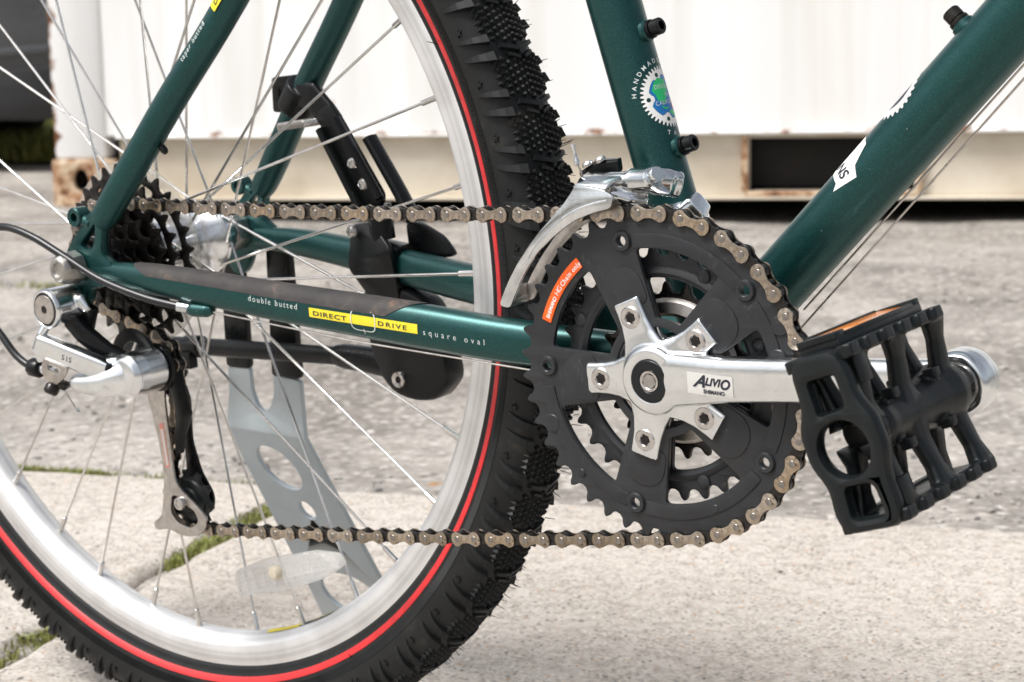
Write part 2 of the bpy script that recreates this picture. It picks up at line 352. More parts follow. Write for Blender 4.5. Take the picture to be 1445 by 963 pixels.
def slab_mat():
    m, t, b = nt('sandy_concrete'); v = coords(t)
    n1 = node(t, 'ShaderNodeTexNoise', Scale=5.0, Detail=8.0, Roughness=0.62); t.links.new(v, n1.inputs['Vector'])
    base = ramp(t, n1.outputs['Fac'], [(0.25, (0.45, 0.41, 0.365)), (0.5, (0.52, 0.478, 0.432)), (0.75, (0.57, 0.53, 0.485))])
    n2 = node(t, 'ShaderNodeTexNoise', Scale=260.0, Detail=6.0, Roughness=0.7); t.links.new(v, n2.inputs['Vector'])
    nm = node(t, 'ShaderNodeTexNoise', Scale=22.0, Detail=7.0, Roughness=0.65); t.links.new(v, nm.inputs['Vector'])
    c = mixc(t, ramp(t, nm.outputs['Fac'], [(0.36, (0.22, 0.22, 0.22)), (0.66, (0.9, 0.9, 0.9))]), base, mixc(t, 1.0, base, ramp(t, n2.outputs['Fac'], [(0.37, (0.28, 0.26, 0.245)), (0.55, (1.12, 1.12, 1.11))]), 'MULTIPLY'))
    n4 = node(t, 'ShaderNodeTexNoise', Scale=75.0, Detail=5.0, Roughness=0.6); t.links.new(v, n4.inputs['Vector'])
    c = mixc(t, 0.55, c, ramp(t, n4.outputs['Fac'], [(0.36, (0.62, 0.585, 0.55)), (0.56, (1.06, 1.06, 1.06))]), 'MULTIPLY')
    vo = node(t, 'ShaderNodeTexVoronoi', Scale=230.0, Randomness=1.0); t.links.new(v, vo.inputs['Vector'])
    pick = ramp(t, vo.outputs['Color'], [(0.66, (0, 0, 0)), (0.72, (1, 1, 1))])
    near = ramp(t, vo.outputs['Distance'], [(0.28, (1, 1, 1)), (0.42, (0, 0, 0))])
    mk = mixc(t, 1.0, pick, near, 'MULTIPLY')
    wn_ = node(t, 'ShaderNodeTexWhiteNoise'); t.links.new(vo.outputs['Position'], wn_.inputs['Vector'])
    sc = ramp(t, wn_.outputs['Value'], [(0.0, (0.07, 0.07, 0.075)), (0.4, (0.20, 0.19, 0.18)), (0.6, (0.45, 0.24, 0.11)), (0.8, (0.70, 0.66, 0.60)), (1.0, (0.28, 0.25, 0.19))])
    c = mixc(t, mk, c, sc)
    t.links.new(c, b.inputs['Base Color']); b.inputs['Roughness'].default_value = 0.88; b.inputs['Specular IOR Level'].default_value = 0.22
    n3 = node(t, 'ShaderNodeTexNoise', Scale=420.0, Detail=6.0, Roughness=0.7); t.links.new(v, n3.inputs['Vector'])
    bump(t, b, n3.outputs['Fac'], 0.55, 0.0025); return m
M['ground'] = ground_mat(); M['slab'] = slab_mat()
M['grass'] = simple('grass_green', (0.24, 0.27, 0.055), 0.55, 0, 0.4, 60, col2=(0.16, 0.155, 0.045))
M['lawn'] = simple('lawn_soil', (0.045, 0.06, 0.02), 0.9, 0, 0.5, 6)
M['moss'] = simple('joint_moss', (0.12, 0.12, 0.035), 0.9, 0, 0.5, 90, bmp=0.5)
M['leaf'] = simple('dry_leaf', (0.36, 0.19, 0.08), 0.7, 0, 0.4, 200)

# ground sheet: one grid, fine near the bike, coarse to the horizon
def axis_steps(lo, hi, fine):
    a = []; x = lo
    while x < hi: a.append(x); x += fine
    a.append(hi); s = fine
    while a[-1] < 160: s *= 1.45; a.append(a[-1]+s)
    s = fine
    while a[0] > -160: s *= 1.45; a.insert(0, a[0]-s)
    return a
gx, gy = axis_steps(-3.6, 1.6, 0.035), axis_steps(-0.6, 3.8, 0.035)
gv = [(x, y, -0.010+(0.0045*fbm(x, y, 3.5) if abs(x) < 6 and abs(y) < 6 else 0)) for x in gx for y in gy]
ny = len(gy); gf = [(i*ny+j, (i+1)*ny+j, (i+1)*ny+j+1, i*ny+j+1) for i in range(len(gx)-1) for j in range(ny-1)]
me = bpy.data.meshes.new('ground'); me.from_pydata(gv, [], gf); me.update()
ground = tag(link('ground', me, 'ground'), kind='structure')

# two concrete slabs meet at a cross joint; jA runs along the joint, jB across it towards the bike's near side
J0 = Vector((-0.435, 0.575, 0)); jA = Vector((0.943, 0.332, 0)); jB = Vector((0.332, -0.943, 0))
def slab(a0, a1, b0, b1):
    na, nb = 110, 90; vs = []
    def st(lo, hi, n):     # closer rows at the edges, so that the worn edge can round over
        e = [0, .004, .010, .02]; mid = [e[-1]+(hi-lo-2*e[-1])*k/n for k in range(1, n)]
        return [lo+q for q in e]+[lo+q for q in mid]+[hi-q for q in e[::-1]]
    A, B = st(a0, a1, na), st(b0, b1, nb)
    for a in A:
        for b in B:
            d = min(a-a0, a1-a, b-b0, b1-b); p = J0+jA*a+jB*b
            z = 0.0012*fbm(p.x, p.y, 9)-0.0105*max(0, 1-d/0.011)**2
            if d < 0.015: w = fbm(p.x+5, p.y, 40)*0.006; p = p+jA*w+jB*w
            vs.append((p.x, p.y, min(z, 0.0006)))
    n2 = len(B); fs = [(i*n2+j, i*n2+j+1, (i+1)*n2+j+1, (i+1)*n2+j) for i in range(len(A)-1) for j in range(n2-1)]
    k = len(vs); ring = [i*n2 for i in range(len(A))]+[(len(A)-1)*n2+j for j in range(1, n2)]+[i*n2+n2-1 for i in range(len(A)-2, -1, -1)]+[j for j in range(n2-2, 0, -1)]
    for i in ring: vs.append((vs[i][0], vs[i][1], -0.09))
    for i in range(len(ring)): i2 = (i+1) % len(ring); fs.append((ring[i], ring[i2], k+i2, k+i))
    me = bpy.data.meshes.new('concrete_slab'); me.from_pydata(vs, [], fs); me.update()
    bm = bmesh.new(); bm.from_mesh(me); bmesh.ops.recalc_face_normals(bm, faces=bm.faces); bm.to_mesh(me); bm.free()
    return link('concrete_slab', me, 'slab', ground)
slab(0.007, 2.9, 0.006, 2.6)
slab(-2.9, -0.007, 0.006, 2.6)

def blades(name, spots, hmin, hmax, wid, mat, kind='stuff', lean=0.8):
    vs, fs = [], []
    for x, y, z0 in spots:
        h = random.uniform(hmin, hmax); a = random.uniform(0, 2*pi); w = wid*random.uniform(.6, 1.3)
        dx, dy = cos(a)*w, sin(a)*w; l = random.uniform(0.1, lean)*h; b = random.uniform(0, 2*pi); lx, ly = cos(b)*l, sin(b)*l
        k = len(vs)
        vs += [(x-dx, y-dy, z0), (x+dx, y+dy, z0), (x+dx*.8+lx*.4, y+dy*.8+ly*.4, z0+h*.6), (x-dx*.8+lx*.4, y-dy*.8+ly*.4, z0+h*.6), (x+lx, y+ly, z0+h*(1-.3*l/h))]
        fs += [(k, k+1, k+2, k+3), (k+3, k+2, k+4)]
    me = bpy.data.meshes.new(name); me.from_pydata(vs, [], fs); me.update()
    return link(name, me, mat, None, smooth=False)
def along(p0, p1, n, spread, clump=1.0, z=-0.008):
    out = []
    for _ in range(n):
        t = random.random()
        q = fbm(t*3*clump, 1.7+p0[0], 3.0)
        if q < random.uniform(-.5, .5)*clump*0.6-0.05: continue
        s = random.gauss(0, spread)*max(.3, (0.6+q))
        P = Vector((*p0, 0)).lerp(Vector((*p1, 0)), t); d = (Vector((*p1, 0))-Vector((*p0, 0))).normalized()
        out.append((P.x-d.y*s, P.y+d.x*s, z))
    return out
JP = lambda a, b: tuple((J0+jA*a+jB*b)[:2])
def clumps(p0, p1, n, spread, rmin, rmax, dens):
    out = []; A, B = Vector((*p0, 0)), Vector((*p1, 0)); d = (B-A).normalized()
    for _ in range(n):
        c = A.lerp(B, random.random()); r = random.uniform(rmin, rmax); s = random.gauss(0, spread)
        for _ in range(int(dens*(r/rmax)**1.6)+3):
            u, w = random.gauss(0, r*1.7), random.gauss(s, r*.45); out.append((c.x+d.x*u-d.y*w, c.y+d.y*u+d.x*w, -.008))
    return out
tag(blades('grass', clumps(JP(-.38, 0), JP(-.24, 0), 26, .004, .004, .014, 110)+clumps(JP(-.22, 0), JP(-.06, 0), 7, .004, .003, .007, 30), .003, .013, .0010, 'grass', lean=1.4),
    'low green grass growing in the joint beyond the wheel', 'grass', kind='stuff')
tag(blades('grass', clumps(JP(0, .06), JP(0, .30), 42, .004, .004, .015, 120)+clumps(JP(0, .5), JP(0, .62), 8, .004, .003, .009, 60), .003, .014, .0010, 'grass', lean=1.4),
    'green weeds filling the joint that runs under the wheel', 'grass', kind='stuff')
tag(blades('grass', clumps((-2.1, 1.5), (-1.8, 1.65), 5, .02, .01, .03, 50), .008, .018, .0016, 'grass', lean=1.2),
    'sparse grass sprouting from the far weathered paving', 'grass', kind='stuff')
# loose pebbles on the weathered paving beyond the joint
def pebbles(name, n, region, r0, r1, mat):
    vs, fs = [], []; ico = bmesh.new(); bmesh.ops.create_icosphere(ico, subdivisions=1, radius=1)
    iv = [v.co.copy() for v in ico.verts]; ff = [[v.index for v in f.verts] for f in ico.faces]; ico.free()
    for _ in range(n):
        x, y, z0 = region(); r = r0+(r1-r0)*random.random()**3; k = len(vs); a = random.uniform(0, 6.3)
        sx, sy, sz = r*random.uniform(.7, 1.3), r*random.uniform(.6, 1.1), r*random.uniform(.35, .6)
        for p in iv:
            j = 1+random.uniform(-.18, .18); X, Y = p.x*sx*j, p.y*sy*j
            vs.append((x+X*cos(a)-Y*sin(a), y+X*sin(a)+Y*cos(a), z0+p.z*sz*j))
        fs += [tuple(i+k for i in f) for f in ff]
    me = bpy.data.meshes.new(name); me.from_pydata(vs, [], fs); me.update()
    return link(name, me, mat, None)
def far_region():
    while True:
        a = random.uniform(-1.6, 1.9); b = -0.03-2.4*random.random()**1.5; p = J0+jA*a+jB*b
        if random.random() < 0.35+0.65*max(0, fbm(p.x, p.y, 2.0)+.3): return (p.x, p.y, -0.009)
def slab_region():
    p = J0+jA*random.uniform(-.9, 1.6)+jB*random.uniform(0.02, 1.2); return (p.x, p.y, 0.0)
def stone_mat():
    m, t, b = nt('pebble_stone'); v = coords(t)
    vo = node(t, 'ShaderNodeTexVoronoi', Scale=45.0); t.links.new(v, vo.inputs['Vector'])
    t.links.new(ramp(t, vo.outputs['Color'], [(0.1, (0.11, 0.105, 0.10)), (0.4, (0.27, 0.255, 0.24)), (0.6, (0.38, 0.355, 0.325)), (0.9, (0.55, 0.52, 0.485))]), b.inputs['Base Color'])
    b.inputs['Roughness'].default_value = 0.85; return m
M['stone'] = stone_mat()
tag(pebbles('gravel', 5200, far_region, .0016, .0065, 'stone'), 'loose grey gravel scattered over the weathered paving', 'gravel', kind='stuff')
tag(pebbles('grit', 2600, slab_region, .0005, .0030, 'stone'), 'fine grit lying on the sandy concrete slabs', 'grit', kind='stuff')
# a fallen leaf near the joint
lv = MB(); lv.add([(0, 0, 0), (9, 4, 2.5), (20, 3, 1.5), (28, 0, 4), (20, -4, 3), (9, -5, 0.5), (14, 0, 0.6)], [(0, 6, 1), (1, 6, 2), (2, 6, 3), (3, 6, 4), (4, 6, 5), (5, 6, 0)])
lf = lv.build('fallen_leaf', 'leaf'); lf.location = (-0.335, 0.645, -0.002); lf.rotation_euler = (0, 0, .7)
tag(lf, 'small dry brown leaf lying by the slab joint', 'leaf')

# ------------------------------------------------------------------ shipping container: local x along its side, y into it, z up
def rust_paint():
    m, t, b = nt('rusty_white_paint')
    tc = node(t, 'ShaderNodeTexCoord'); sp = node(t, 'ShaderNodeSeparateXYZ'); t.links.new(tc.outputs['Object'], sp.inputs[0])
    n = node(t, 'ShaderNodeTexNoise', Scale=9.0, Detail=9.0, Roughness=0.72); t.links.new(tc.outputs['Object'], n.inputs['Vector'])
    def band(sock, c, w, k):      # k at c, falling to 0 at distance w
        s = node(t, 'ShaderNodeMath', operation='SUBTRACT'); t.links.new(sock, s.inputs[0]); s.inputs[1].default_value = c
        a = node(t, 'ShaderNodeMath', operation='ABSOLUTE'); t.links.new(s.outputs[0], a.inputs[0])
        r = node(t, 'ShaderNodeMapRange'); t.links.new(a.outputs[0], r.inputs['Value']); r.inputs['From Max'].default_value = w
        r.inputs['To Min'].default_value = k; r.inputs['To Max'].default_value = 0.0; return r.outputs[0]
    acc = n.outputs['Fac']
    for s, c, w, k in ((sp.outputs['X'], -0.543, 0.040, 0.34), (sp.outputs['Z'], 0.218, 0.016, 0.17), (sp.outputs['Z'], 0.045, 0.03, 0.10)):
        ad = node(t, 'ShaderNodeMath', operation='ADD'); t.links.new(acc, ad.inputs[0]); t.links.new(band(s, c, w, k), ad.inputs[1]); acc = ad.outputs[0]
    n2 = node(t, 'ShaderNodeTexNoise', Scale=70.0, Detail=6.0); t.links.new(tc.outputs['Object'], n2.inputs['Vector'])
    rust = ramp(t, n2.outputs['Fac'], [(0.35, (0.075, 0.028, 0.012)), (0.55, (0.27, 0.11, 0.04)), (0.7, (0.45, 0.25, 0.12))])
    # long vertical grime streaks
    mp = node(t, 'ShaderNodeMapping'); mp.inputs['Scale'].default_value = (14, 14, 0.8); t.links.new(tc.outputs['Object'], mp.inputs['Vector'])
    n3 = node(t, 'ShaderNodeTexNoise', Scale=1.0, Detail=6.0); t.links.new(mp.outputs[0], n3.inputs['Vector'])
    paint = ramp(t, n3.outputs['Fac'], [(0.33, (0.76, 0.75, 0.72)), (0.52, (0.84, 0.84, 0.835))])
    c = mixc(t, ramp(t, acc, [(0.66, (0, 0, 0)), (0.74, (1, 1, 1))]), paint, rust)
    t.links.new(c, b.inputs['Base Color']); b.inputs['Roughness'].default_value = 0.5
    bump(t, b, n.outputs['Fac'], 0.2, 0.003); return m
def cast_paint():
    m, t, b = nt('rusted_casting'); v = coords(t)
    n = node(t, 'ShaderNodeTexNoise', Scale=22.0, Detail=8.0, Roughness=0.7); t.links.new(v, n.inputs['Vector'])
    t.links.new(ramp(t, n.outputs['Fac'], [(0.34, (0.05, 0.02, 0.01)), (0.44, (0.30, 0.14, 0.06)), (0.54, (0.58, 0.44, 0.30)), (0.68, (0.70, 0.63, 0.52))]), b.inputs['Base Color'])
    b.inputs['Roughness'].default_value = 0.75; bump(t, b, n.outputs['Fac'], 0.4, 0.004); return m
M['cpaint'] = rust_paint(); M['cast'] = cast_paint()
M['floor_pocketshade'] = simple('container_floor_and_pocket_shade', (0.012, 0.010, 0.008), 0.9, 0, 0.3, 8)  # floor colour, darkened so it also paints the shade inside the pockets
M['railpaint'] = simple('cream_rail_paint', (0.66, 0.60, 0.50), 0.55, 0, 0.2, 5, col2=(0.52, 0.45, 0.35))
ct = bpy.data.objects.new('shipping_container', None); scene.collection.objects.link(ct)
ct.location = (-2.650, 2.660, 0); ct.rotation_euler = (0, 0, radians(26.18))
tag(ct, 'white rust-edged steel shipping container standing on the paving behind the bicycle', 'container')
CX0, CX1, CD = -0.539, 5.56, 2.44
def cbox(name, x0, x1, y0, y1, z0, z1, mat, bevel=4.0):
    b = MB(); b.box(((x0+x1)/2, (y0+y1)/2, (z0+z1)/2), (x1-x0, y1-y0, z1-z0)); return b.build(name, mat, ct, unit=1.0, bevel=bevel*.001)
# bottom side rail: a channel with flanges; the web is pierced by two forklift pockets
pk = [(1.302, 1.702), (3.45, 3.82)]
loops = [[(CX0+.178, .0558), (CX1-.178, .0558), (CX1-.178, .2095), (CX0+.178, .2095)]]+[[(a, .0694), (b, .0694), (b, .1986), (a, .1986)] for a, b in pk]
rail = link('bottom_rail', shape_mesh(loops, .006, .001, lambda u, v, w: (u, .030+w, v), unit=1.0), 'railpaint', ct)
cbox('rail_flange', CX0+.178, CX1-.178, -.004, .060, .2100, .2180, 'cpaint', 2)
cbox('rail_flange', CX0+.178, CX1-.178, -.002, .060, .0478, .0553, 'railpaint', 2)
for a, b in pk:
    t = MB(); t.add([(x, y, z) for y in (.0335, CD-.05) for x, z in ((a, .0694), (b, .0694), (b, .1986), (a, .1986))], [(0, 1, 5, 4), (1, 2, 6, 5), (2, 3, 7, 6), (3, 0, 4, 7), (4, 5, 6, 7)])
    t.build('forklift_pocket', 'floor_pocketshade', ct, unit=1.0)  # pocket's inner shade comes from the near-black colour as well as its depth
    cbox('pocket_strap', a-.012, b+.012, .004, .024, .0565, .0680, 'cast', 1.5)
    cbox('pocket_strap', a-.020, a-.004, .010, .0265, .0690, .2090, 'cast', 1.5); cbox('pocket_strap', b+.004, b+.020, .010, .0265, .0690, .2090, 'cast', 1.5)
# corrugated side: trapezoid waves
def corrug(u0, u1, y0, depth, z0, z1):
    pts = []; u = u0; k = 0
    for du, s in [(.072, 0), (.068, 1), (.070, 0), (.068, -1)]*40:
        pts.append((u, y0+(depth if k else 0)))
        if s == 1: k = 1
        if s == -1: k = 0
        u += du
        if u > u1: break
    pts.append((u1, y0)); vs = []; fs = []
    for x, y in pts: vs += [(x, y, z0), (x, y, z1)]
    for i in range(len(pts)-1): fs.append((2*i, 2*i+2, 2*i+3, 2*i+1))
    return vs, fs
cw = MB(); cw.add(*corrug(CX0+.14, CX1-.14, .008, .005, .2182, 2.46)); cw.build('corrugated_side', 'cpaint', ct, unit=1.0, angle=20)
cbox('corner_post', CX0+.002, CX0+.150, .001, .150, .158, 2.47, 'cpaint', 10)
cbox('corner_post', CX1-.150, CX1-.002, .001, .150, .158, 2.47, 'cpaint', 10)
cbox('corner_post', CX0+.002, CX0+.150, CD-.15, CD, .158, 2.47, 'cpaint', 10)
cbox('top_rail', CX0+.151, CX1-.151, -.002, .06, 2.462, 2.53, 'cpaint', 4)
cbox('roof', CX0+.01, CX1-.01, .061, CD, 2.50, 2.55, 'cpaint', 4)
cbox('floor', CX0+.02, CX1-.02, .07, CD-.02, .075, .214, 'floor_pocketshade', 2)
cbox('end_wall', CX0+.012, CX0+.04, .151, CD-.151, .20, 2.499, 'cpaint', 2)
cbox('end_wall', CX1-.04, CX1-.012, .07, CD-.02, .20, 2.499, 'cpaint', 2)
cbox('back_wall', CX0+.151, CX1-.05, CD-.03, CD-.001, .215, 2.499, 'cpaint', 2)
def casting(x0, y0):
    ol = round_poly([(x0, .031), (x0+.178, .031), (x0+.178, .1575), (x0, .1575)], .010)
    l = [ol, circle((x0+.080, .102), .022, 20, .030)]
    o = link('corner_casting', shape_mesh(l, .016, .003, lambda u, v, w: (u, y0+w, v), unit=1.0), 'cast', ct)
    cbox('casting_block', x0+.003, x0+.016, y0+.0085, y0+.16, .033, .155, 'cast', 2)
    cbox('casting_block', x0+.160, x0+.175, y0+.0085, y0+.16, .033, .155, 'cast', 2)
    cbox('casting_block', x0+.003, x0+.175, y0+.161, y0+.17, .033, .155, 'cast', 2)
    cbox('casting_block', x0+.017, x0+.159, y0+.0085, y0+.16, .146, .1548, 'cast', 1)
casting(CX0-.004, 0.004); casting(CX1-.174, 0.004)
cbox('corner_casting', CX0-.004, CX0+.17, CD-.17, CD+.003, .031, .1575, 'cast', 4)
# bearers under the box, well back
for u in (CX0+.05, CX1-.25):
    cbox('bearer', u, u+.12, .16, CD-.2, -.01, .0473, 'floor_pocketshade', 3)

# ------------------------------------------------------------------ dark car and lawn beyond the container's corner
M['carpaint'] = simple('dark_grey_car_paint', (0.085, 0.090, 0.096), 0.30, 0.4, 0.15, 10, coat=0.5)
M['cartrim'] = simple('black_car_trim', (0.012, 0.012, 0.013), 0.5, 0, 0.2, 20)
M['cartyre'] = simple('car_tyre', (0.015, 0.015, 0.016), 0.75, 0, 0.3, 20)
M['carrim'] = simple('car_wheel_alloy', (0.45, 0.45, 0.46), 0.35, 0.9, 0.1, 20)
M['carglass'] = simple('car_glass', (0.02, 0.025, 0.028), 0.06, 0, 0.1, 5)
M['taillamp'] = simple('red_tail_lamp', (0.35, 0.01, 0.01), 0.15, 0, 0.2, 20)
car = bpy.data.objects.new('parked_car', None); scene.collection.objects.link(car)
car.location = (-5.275, 3.234, -0.009); car.rotation_euler = (0, 0, radians(35))
tag(car, 'dark grey parked car half hidden behind the container corner', 'car')
# local x: rear (+) to front (-), y into the car, z up; rear wheel centre at x = 0
prof = [(0.80, .30), (0.86, .55), (0.82, .82), (0.62, 1.02), (0.35, 1.38), (-.2, 1.46), (-.9, 1.46), (-1.55, 1.36), (-2.1, 1.02), (-3.0, .90), (-3.38, .72), (-3.42, .40), (-3.3, .22), (-2.98, .215)]
arch = lambda cx: [(cx-.36*cos(pi*k/12), .215+.47*sin(pi*k/12)) for k in range(13)]
out = prof+arch(-2.6)[0:]+[(-2.2, .205), (-.4, .205)]+arch(0)+[(.45, .215), (.72, .235)]
body = link('body', shape_mesh([out], 1.64, .05, lambda u, v, w: (u, .82+w*(1-.10*max(0, v-.85)), v), unit=1.0), 'carpaint', car)
def cpoly(name, pts, y, mat, th=.012):
    return link(name, shape_mesh([round_poly(pts, .04)], th, .003, lambda u, v, w: (u, y+w+.10*max(0, v-.85)*.82, v), unit=1.0), mat, car)
cpoly('side_window', [(.38, 1.0), (.22, 1.32), (-.2, 1.39), (-.5, 1.40), (-.5, .98)], -.003, 'carglass')
cpoly('side_window', [(-.56, .98), (-.56, 1.40), (-1.0, 1.39), (-1.5, 1.28), (-1.86, .99)], -.003, 'carglass')
cpoly('sill_trim', [(-2.2, .20), (-2.2, .30), (-.42, .30), (-.42, .20)], -.008, 'cartrim', .03)
cpoly('rear_bumper', [(.40, .20), (.44, .36), (.84, .40), (.86, .24), (.72, .19)], -.010, 'cartrim', .03)
cpoly('bumper_strip', [(.40, .415), (.40, .445), (.84, .470), (.85, .44)], -.010, 'carpaint', .03)
cpoly('tail_lamp', [(.60, .78), (.58, .95), (.78, .86), (.81, .74)], -.006, 'taillamp', .02)
for gx_, gh in ((-.52, .62), (.47, .34)):
    dl = MB(); dl.box((gx_, -.0015, .62), (.008, .004, gh)); dl.build('panel_gap', 'cartrim', car, unit=1.0)
for cx in (0, -2.6):
    for y0 in (.02, 1.44):
        w = MB(); w.lathe([(.19, 0), (.27, -.005), (.305, .02), (.31, .05), (.31, .15), (.305, .18), (.27, .205), (.19, .2)], (cx, y0, .31), (0, 1, 0), 40); tw = w.build('wheel', 'cartyre', car, unit=1.0)
        w = MB(); w.lathe([(.03, -.012), (.05, -.012), (.06, .01), (.188, .012), (.195, -.008), (.195, .19), (.02, .19)], (cx, y0, .31), (0, 1, 0), 40); w.build('wheel_rim', 'carrim', tw, unit=1.0)
# lawn beyond
lw = MB(); lw.add([(-9, 3.2, .004), (-4.6, 4.0, .004), (-1.5, 7.5, .004), (-6, 14, .004), (-14, 8, .004)], [(0, 1, 2, 3, 4)])
tag(lw.build('lawn', 'lawn', None, unit=1.0), kind='structure')
sp = []
while len(sp) < 9000:
    t, d = random.uniform(-1.6, .9), random.random()**1.6*4.0
    p = Vector((-5.2, 3.62, 0))+Vector((.79, .61, 0))*t+Vector((-.79, .61, 0))*d+Vector((0, .25, 0)); sp.append((p.x, p.y, .0))
tag(blades('grass', sp, .04, .15, .005, 'grass'), 'shaggy green lawn grass under and behind the parked car', 'grass', kind='stuff')
# ================================================================== THE BICYCLE (millimetres, x forward, y away from the drive side, z up, origin at the rear axle)
H0 = 0.335
bike = bpy.data.objects.new('bicycle', None); scene.collection.objects.link(bike)
bike.rotation_euler = (LEAN, 0, 0); bike.location = (0, H0*sin(LEAN), AXLE_H-H0*cos(LEAN))
tag(bike, 'dark green mountain bike with silver crank, black pedal and red-striped rear tyre', 'bicycle')
def part(o, label=None):
    o.parent = bike; o.location = (0, 0, H0)
    if label: o['label'] = label
    return o
def grp(name, label=None):
    o = bpy.data.objects.new(name, None); scene.collection.objects.link(o); return part(o, label)
BB = Vector((422.5, 0, -35.8))
# ---- frame tubes
def tube_frame(p0, d, front):      # returns surface(u, theta, r): u along the tube, theta from 'front' towards the drive side
    d = Vector(d).normalized(); n = Vector(front); n = (n-d*n.dot(d)).normalized(); s = Vector((0, -1, 0)); p0 = Vector(p0)
    return lambda u, th, r: p0+d*u+(n*cos(th)+s*sin(th))*r
ST = tube_frame(BB, (-.279, 0, .960), (1, 0, .29)); DT = tube_frame(BB, (.696, 0, .718), (-.7, 0, .7))
def straight(name, surf, u0, u1, r, label=None):
    b = MB(); b.sweep([surf(lerp(u0, u1, k/6), 0, 0) for k in range(7)], r, 48, up=(0, 1, 0)); return part(b.build(name, 'green'), label)
seat_tube = straight('seat_tube', ST, 8, 470, 14.3)
down_tube = straight('down_tube', DT, 8, 690, 15.9)
b = MB(); b.lathe([(17.5, -34), (20, -33.5), (20, 33.5), (17.5, 34)], BB, seg=48); bbs = part(b.build('bottom_bracket_shell', 'green'))
b = MB(); b.lathe([(12, -48), (17.2, -47.5), (17.2, -34.2), (12, -34.2)], BB, seg=32); b.build('bearing_cup', 'black', bbs)
b = MB(); b.lathe([(12, 34.2), (17.2, 34.2), (17.2, 40), (12, 41)], BB, seg=32); b.build('bearing_cup', 'black', bbs)
# chain stays
CSX = [14, 40, 68, 115, 162, 210, 260, 324, 418]; CSY = [70, 69.5, 68, 63.5, 58, 52, 46, 37, 20]
CSZ = [-4.2, -4.8, -6, -10, -14.8, -19.2, -23.6, -29.6, -35.5]; CSA = [7.0, 8.6, 9.6, 10.6, 11.4, 12.2, 12.8, 12.6, 12.0]; CSB = [4.5, 6.8, 8.4, 8.9, 9.2, 9.4, 9.4, 9.2, 9.0]
CEX = 2.35
_sp = spline([(x, y, z) for x, y, z in zip(CSX, CSY, CSZ)], 5)
_sx = [p.x for p in _sp]
def cs_at(x): return interp(_sx, [p.y for p in _sp], x), interp(_sx, [p.z for p in _sp], x), interp(CSX, CSA, x), interp(CSX, CSB, x)
def stay(side):
    pts, rad = [], []
    for k in range(57):
        x = 14+404*k/56; y, z, a, bb = cs_at(x); pts.append((x, side*y, z)); rad.append((bb, a))
    m = MB(); m.sweep(pts, rad, 40, up=(0, 0, 1), ex=CEX); return part(m.build('chain_stay', 'green'))
stay_r = stay(-1); stay_l = stay(1)
def cs_surf(x, dz, w):             # drive-side face of the right stay
    y, z, a, bb = cs_at(x); q = min(abs(dz)/a, .97); yo = bb*(1-q**CEX)**(1/CEX); return (x, -y-yo-0.22-w, z+dz)
def cs_ang(x, an, off=0.45):       # an: 0 = outer side, 90 = top
    y, z, a, bb = cs_at(x); c, s = cos(an), sin(an)
    cx = math.copysign(abs(c)**(2/CEX), c); sx = math.copysign(abs(s)**(2/CEX), s); return (x, -y-cx*(bb+off), z+sx*(a+off))
# worn guard tape along the top of the drive-side stay
vs, fs = [], []; NU, NV = 90, 14
for i in range(NU+1):
    x = lerp(50, 262, i/NU)
    for j in range(NV+1):
        an = radians(lerp(18, 150, j/NV)); q = j/NV
        sh = 0
        if i < 10: sh = (1-i/10)*12*max(0, (.5-q)*1.6)**2*2
        if i > NU-14: sh = -(1-(NU-i)/14)*38*max(0, .62-q)**1.3
        wob = 0.35*mnoise.noise(Vector((x*.12, q*3, 0)))
        vs.append(cs_ang(x+sh, an+(wob*.05 if j == 0 else 0), .5+.12*mnoise.noise(Vector((x*.3, q*9, 5)))))
for i in range(NU):
    for j in range(NV): a = i*(NV+1)+j; fs.append((a, a+1, a+NV+2, a+NV+1))
m = MB(); m.add(vs, fs); m.build('guard_tape', 'tape', stay_r)
# lettering on the stay
link('lettering', text_mesh('double butted', 4.9, lambda u, v, w: cs_surf(145+u, v+0.2, w), -0.02, spacing=1.36, xscale=.93), 'textw', stay_r)
link('sticker', grid_mesh(189, 263, -2.7, 2.8, 40, 6, lambda u, v, w: cs_surf(u, v+lerp(-.2, .6, (u-186)/82), w)), 'yellow', stay_r)
link('lettering', text_mesh('DIRECT', 3.7, lambda u, v, w: cs_surf(191.5+u, v-1.5, w+.15), 0.06, spacing=1.1, xscale=1.75), 'inkdark', stay_r)
link('lettering', text_mesh('DRIVE', 3.7, lambda u, v, w: cs_surf(236.5+u, v-1.0, w+.15), 0.06, spacing=1.3, xscale=1.6), 'inkdark', stay_r)
ovl = round_poly([(218, -6), (235, -6), (235, 6.2), (218, 6.2)], 4.5, 8); ovi = round_poly([(218.5, -5.5), (234.5, -5.5), (234.5, 5.7), (218.5, 5.7)], 4.2, 8)
link('oval_mark', shape_mesh([ovl, ovi, ], 0, 0, lambda u, v, w: cs_surf(u, v, .25)), 'textw', stay_r)
link('oval_mark', shape_mesh([[(226.3, -7.6), (226.8, -7.6), (226.8, -4.6), (226.3, -4.6)]], 0, 0, lambda u, v, w: cs_surf(u, v, .27)), 'textw', stay_r)
link('oval_mark', shape_mesh([[(226.3, 4.6), (226.8, 4.6), (226.8, 7.6), (226.3, 7.6)]], 0, 0, lambda u, v, w: cs_surf(u, v, .27)), 'textw', stay_r)
link('lettering', text_mesh('square oval', 4.8, lambda u, v, w: cs_surf(266.5+u, v-2.0, w), -0.02, spacing=1.85, xscale=.93), 'textw', stay_r)
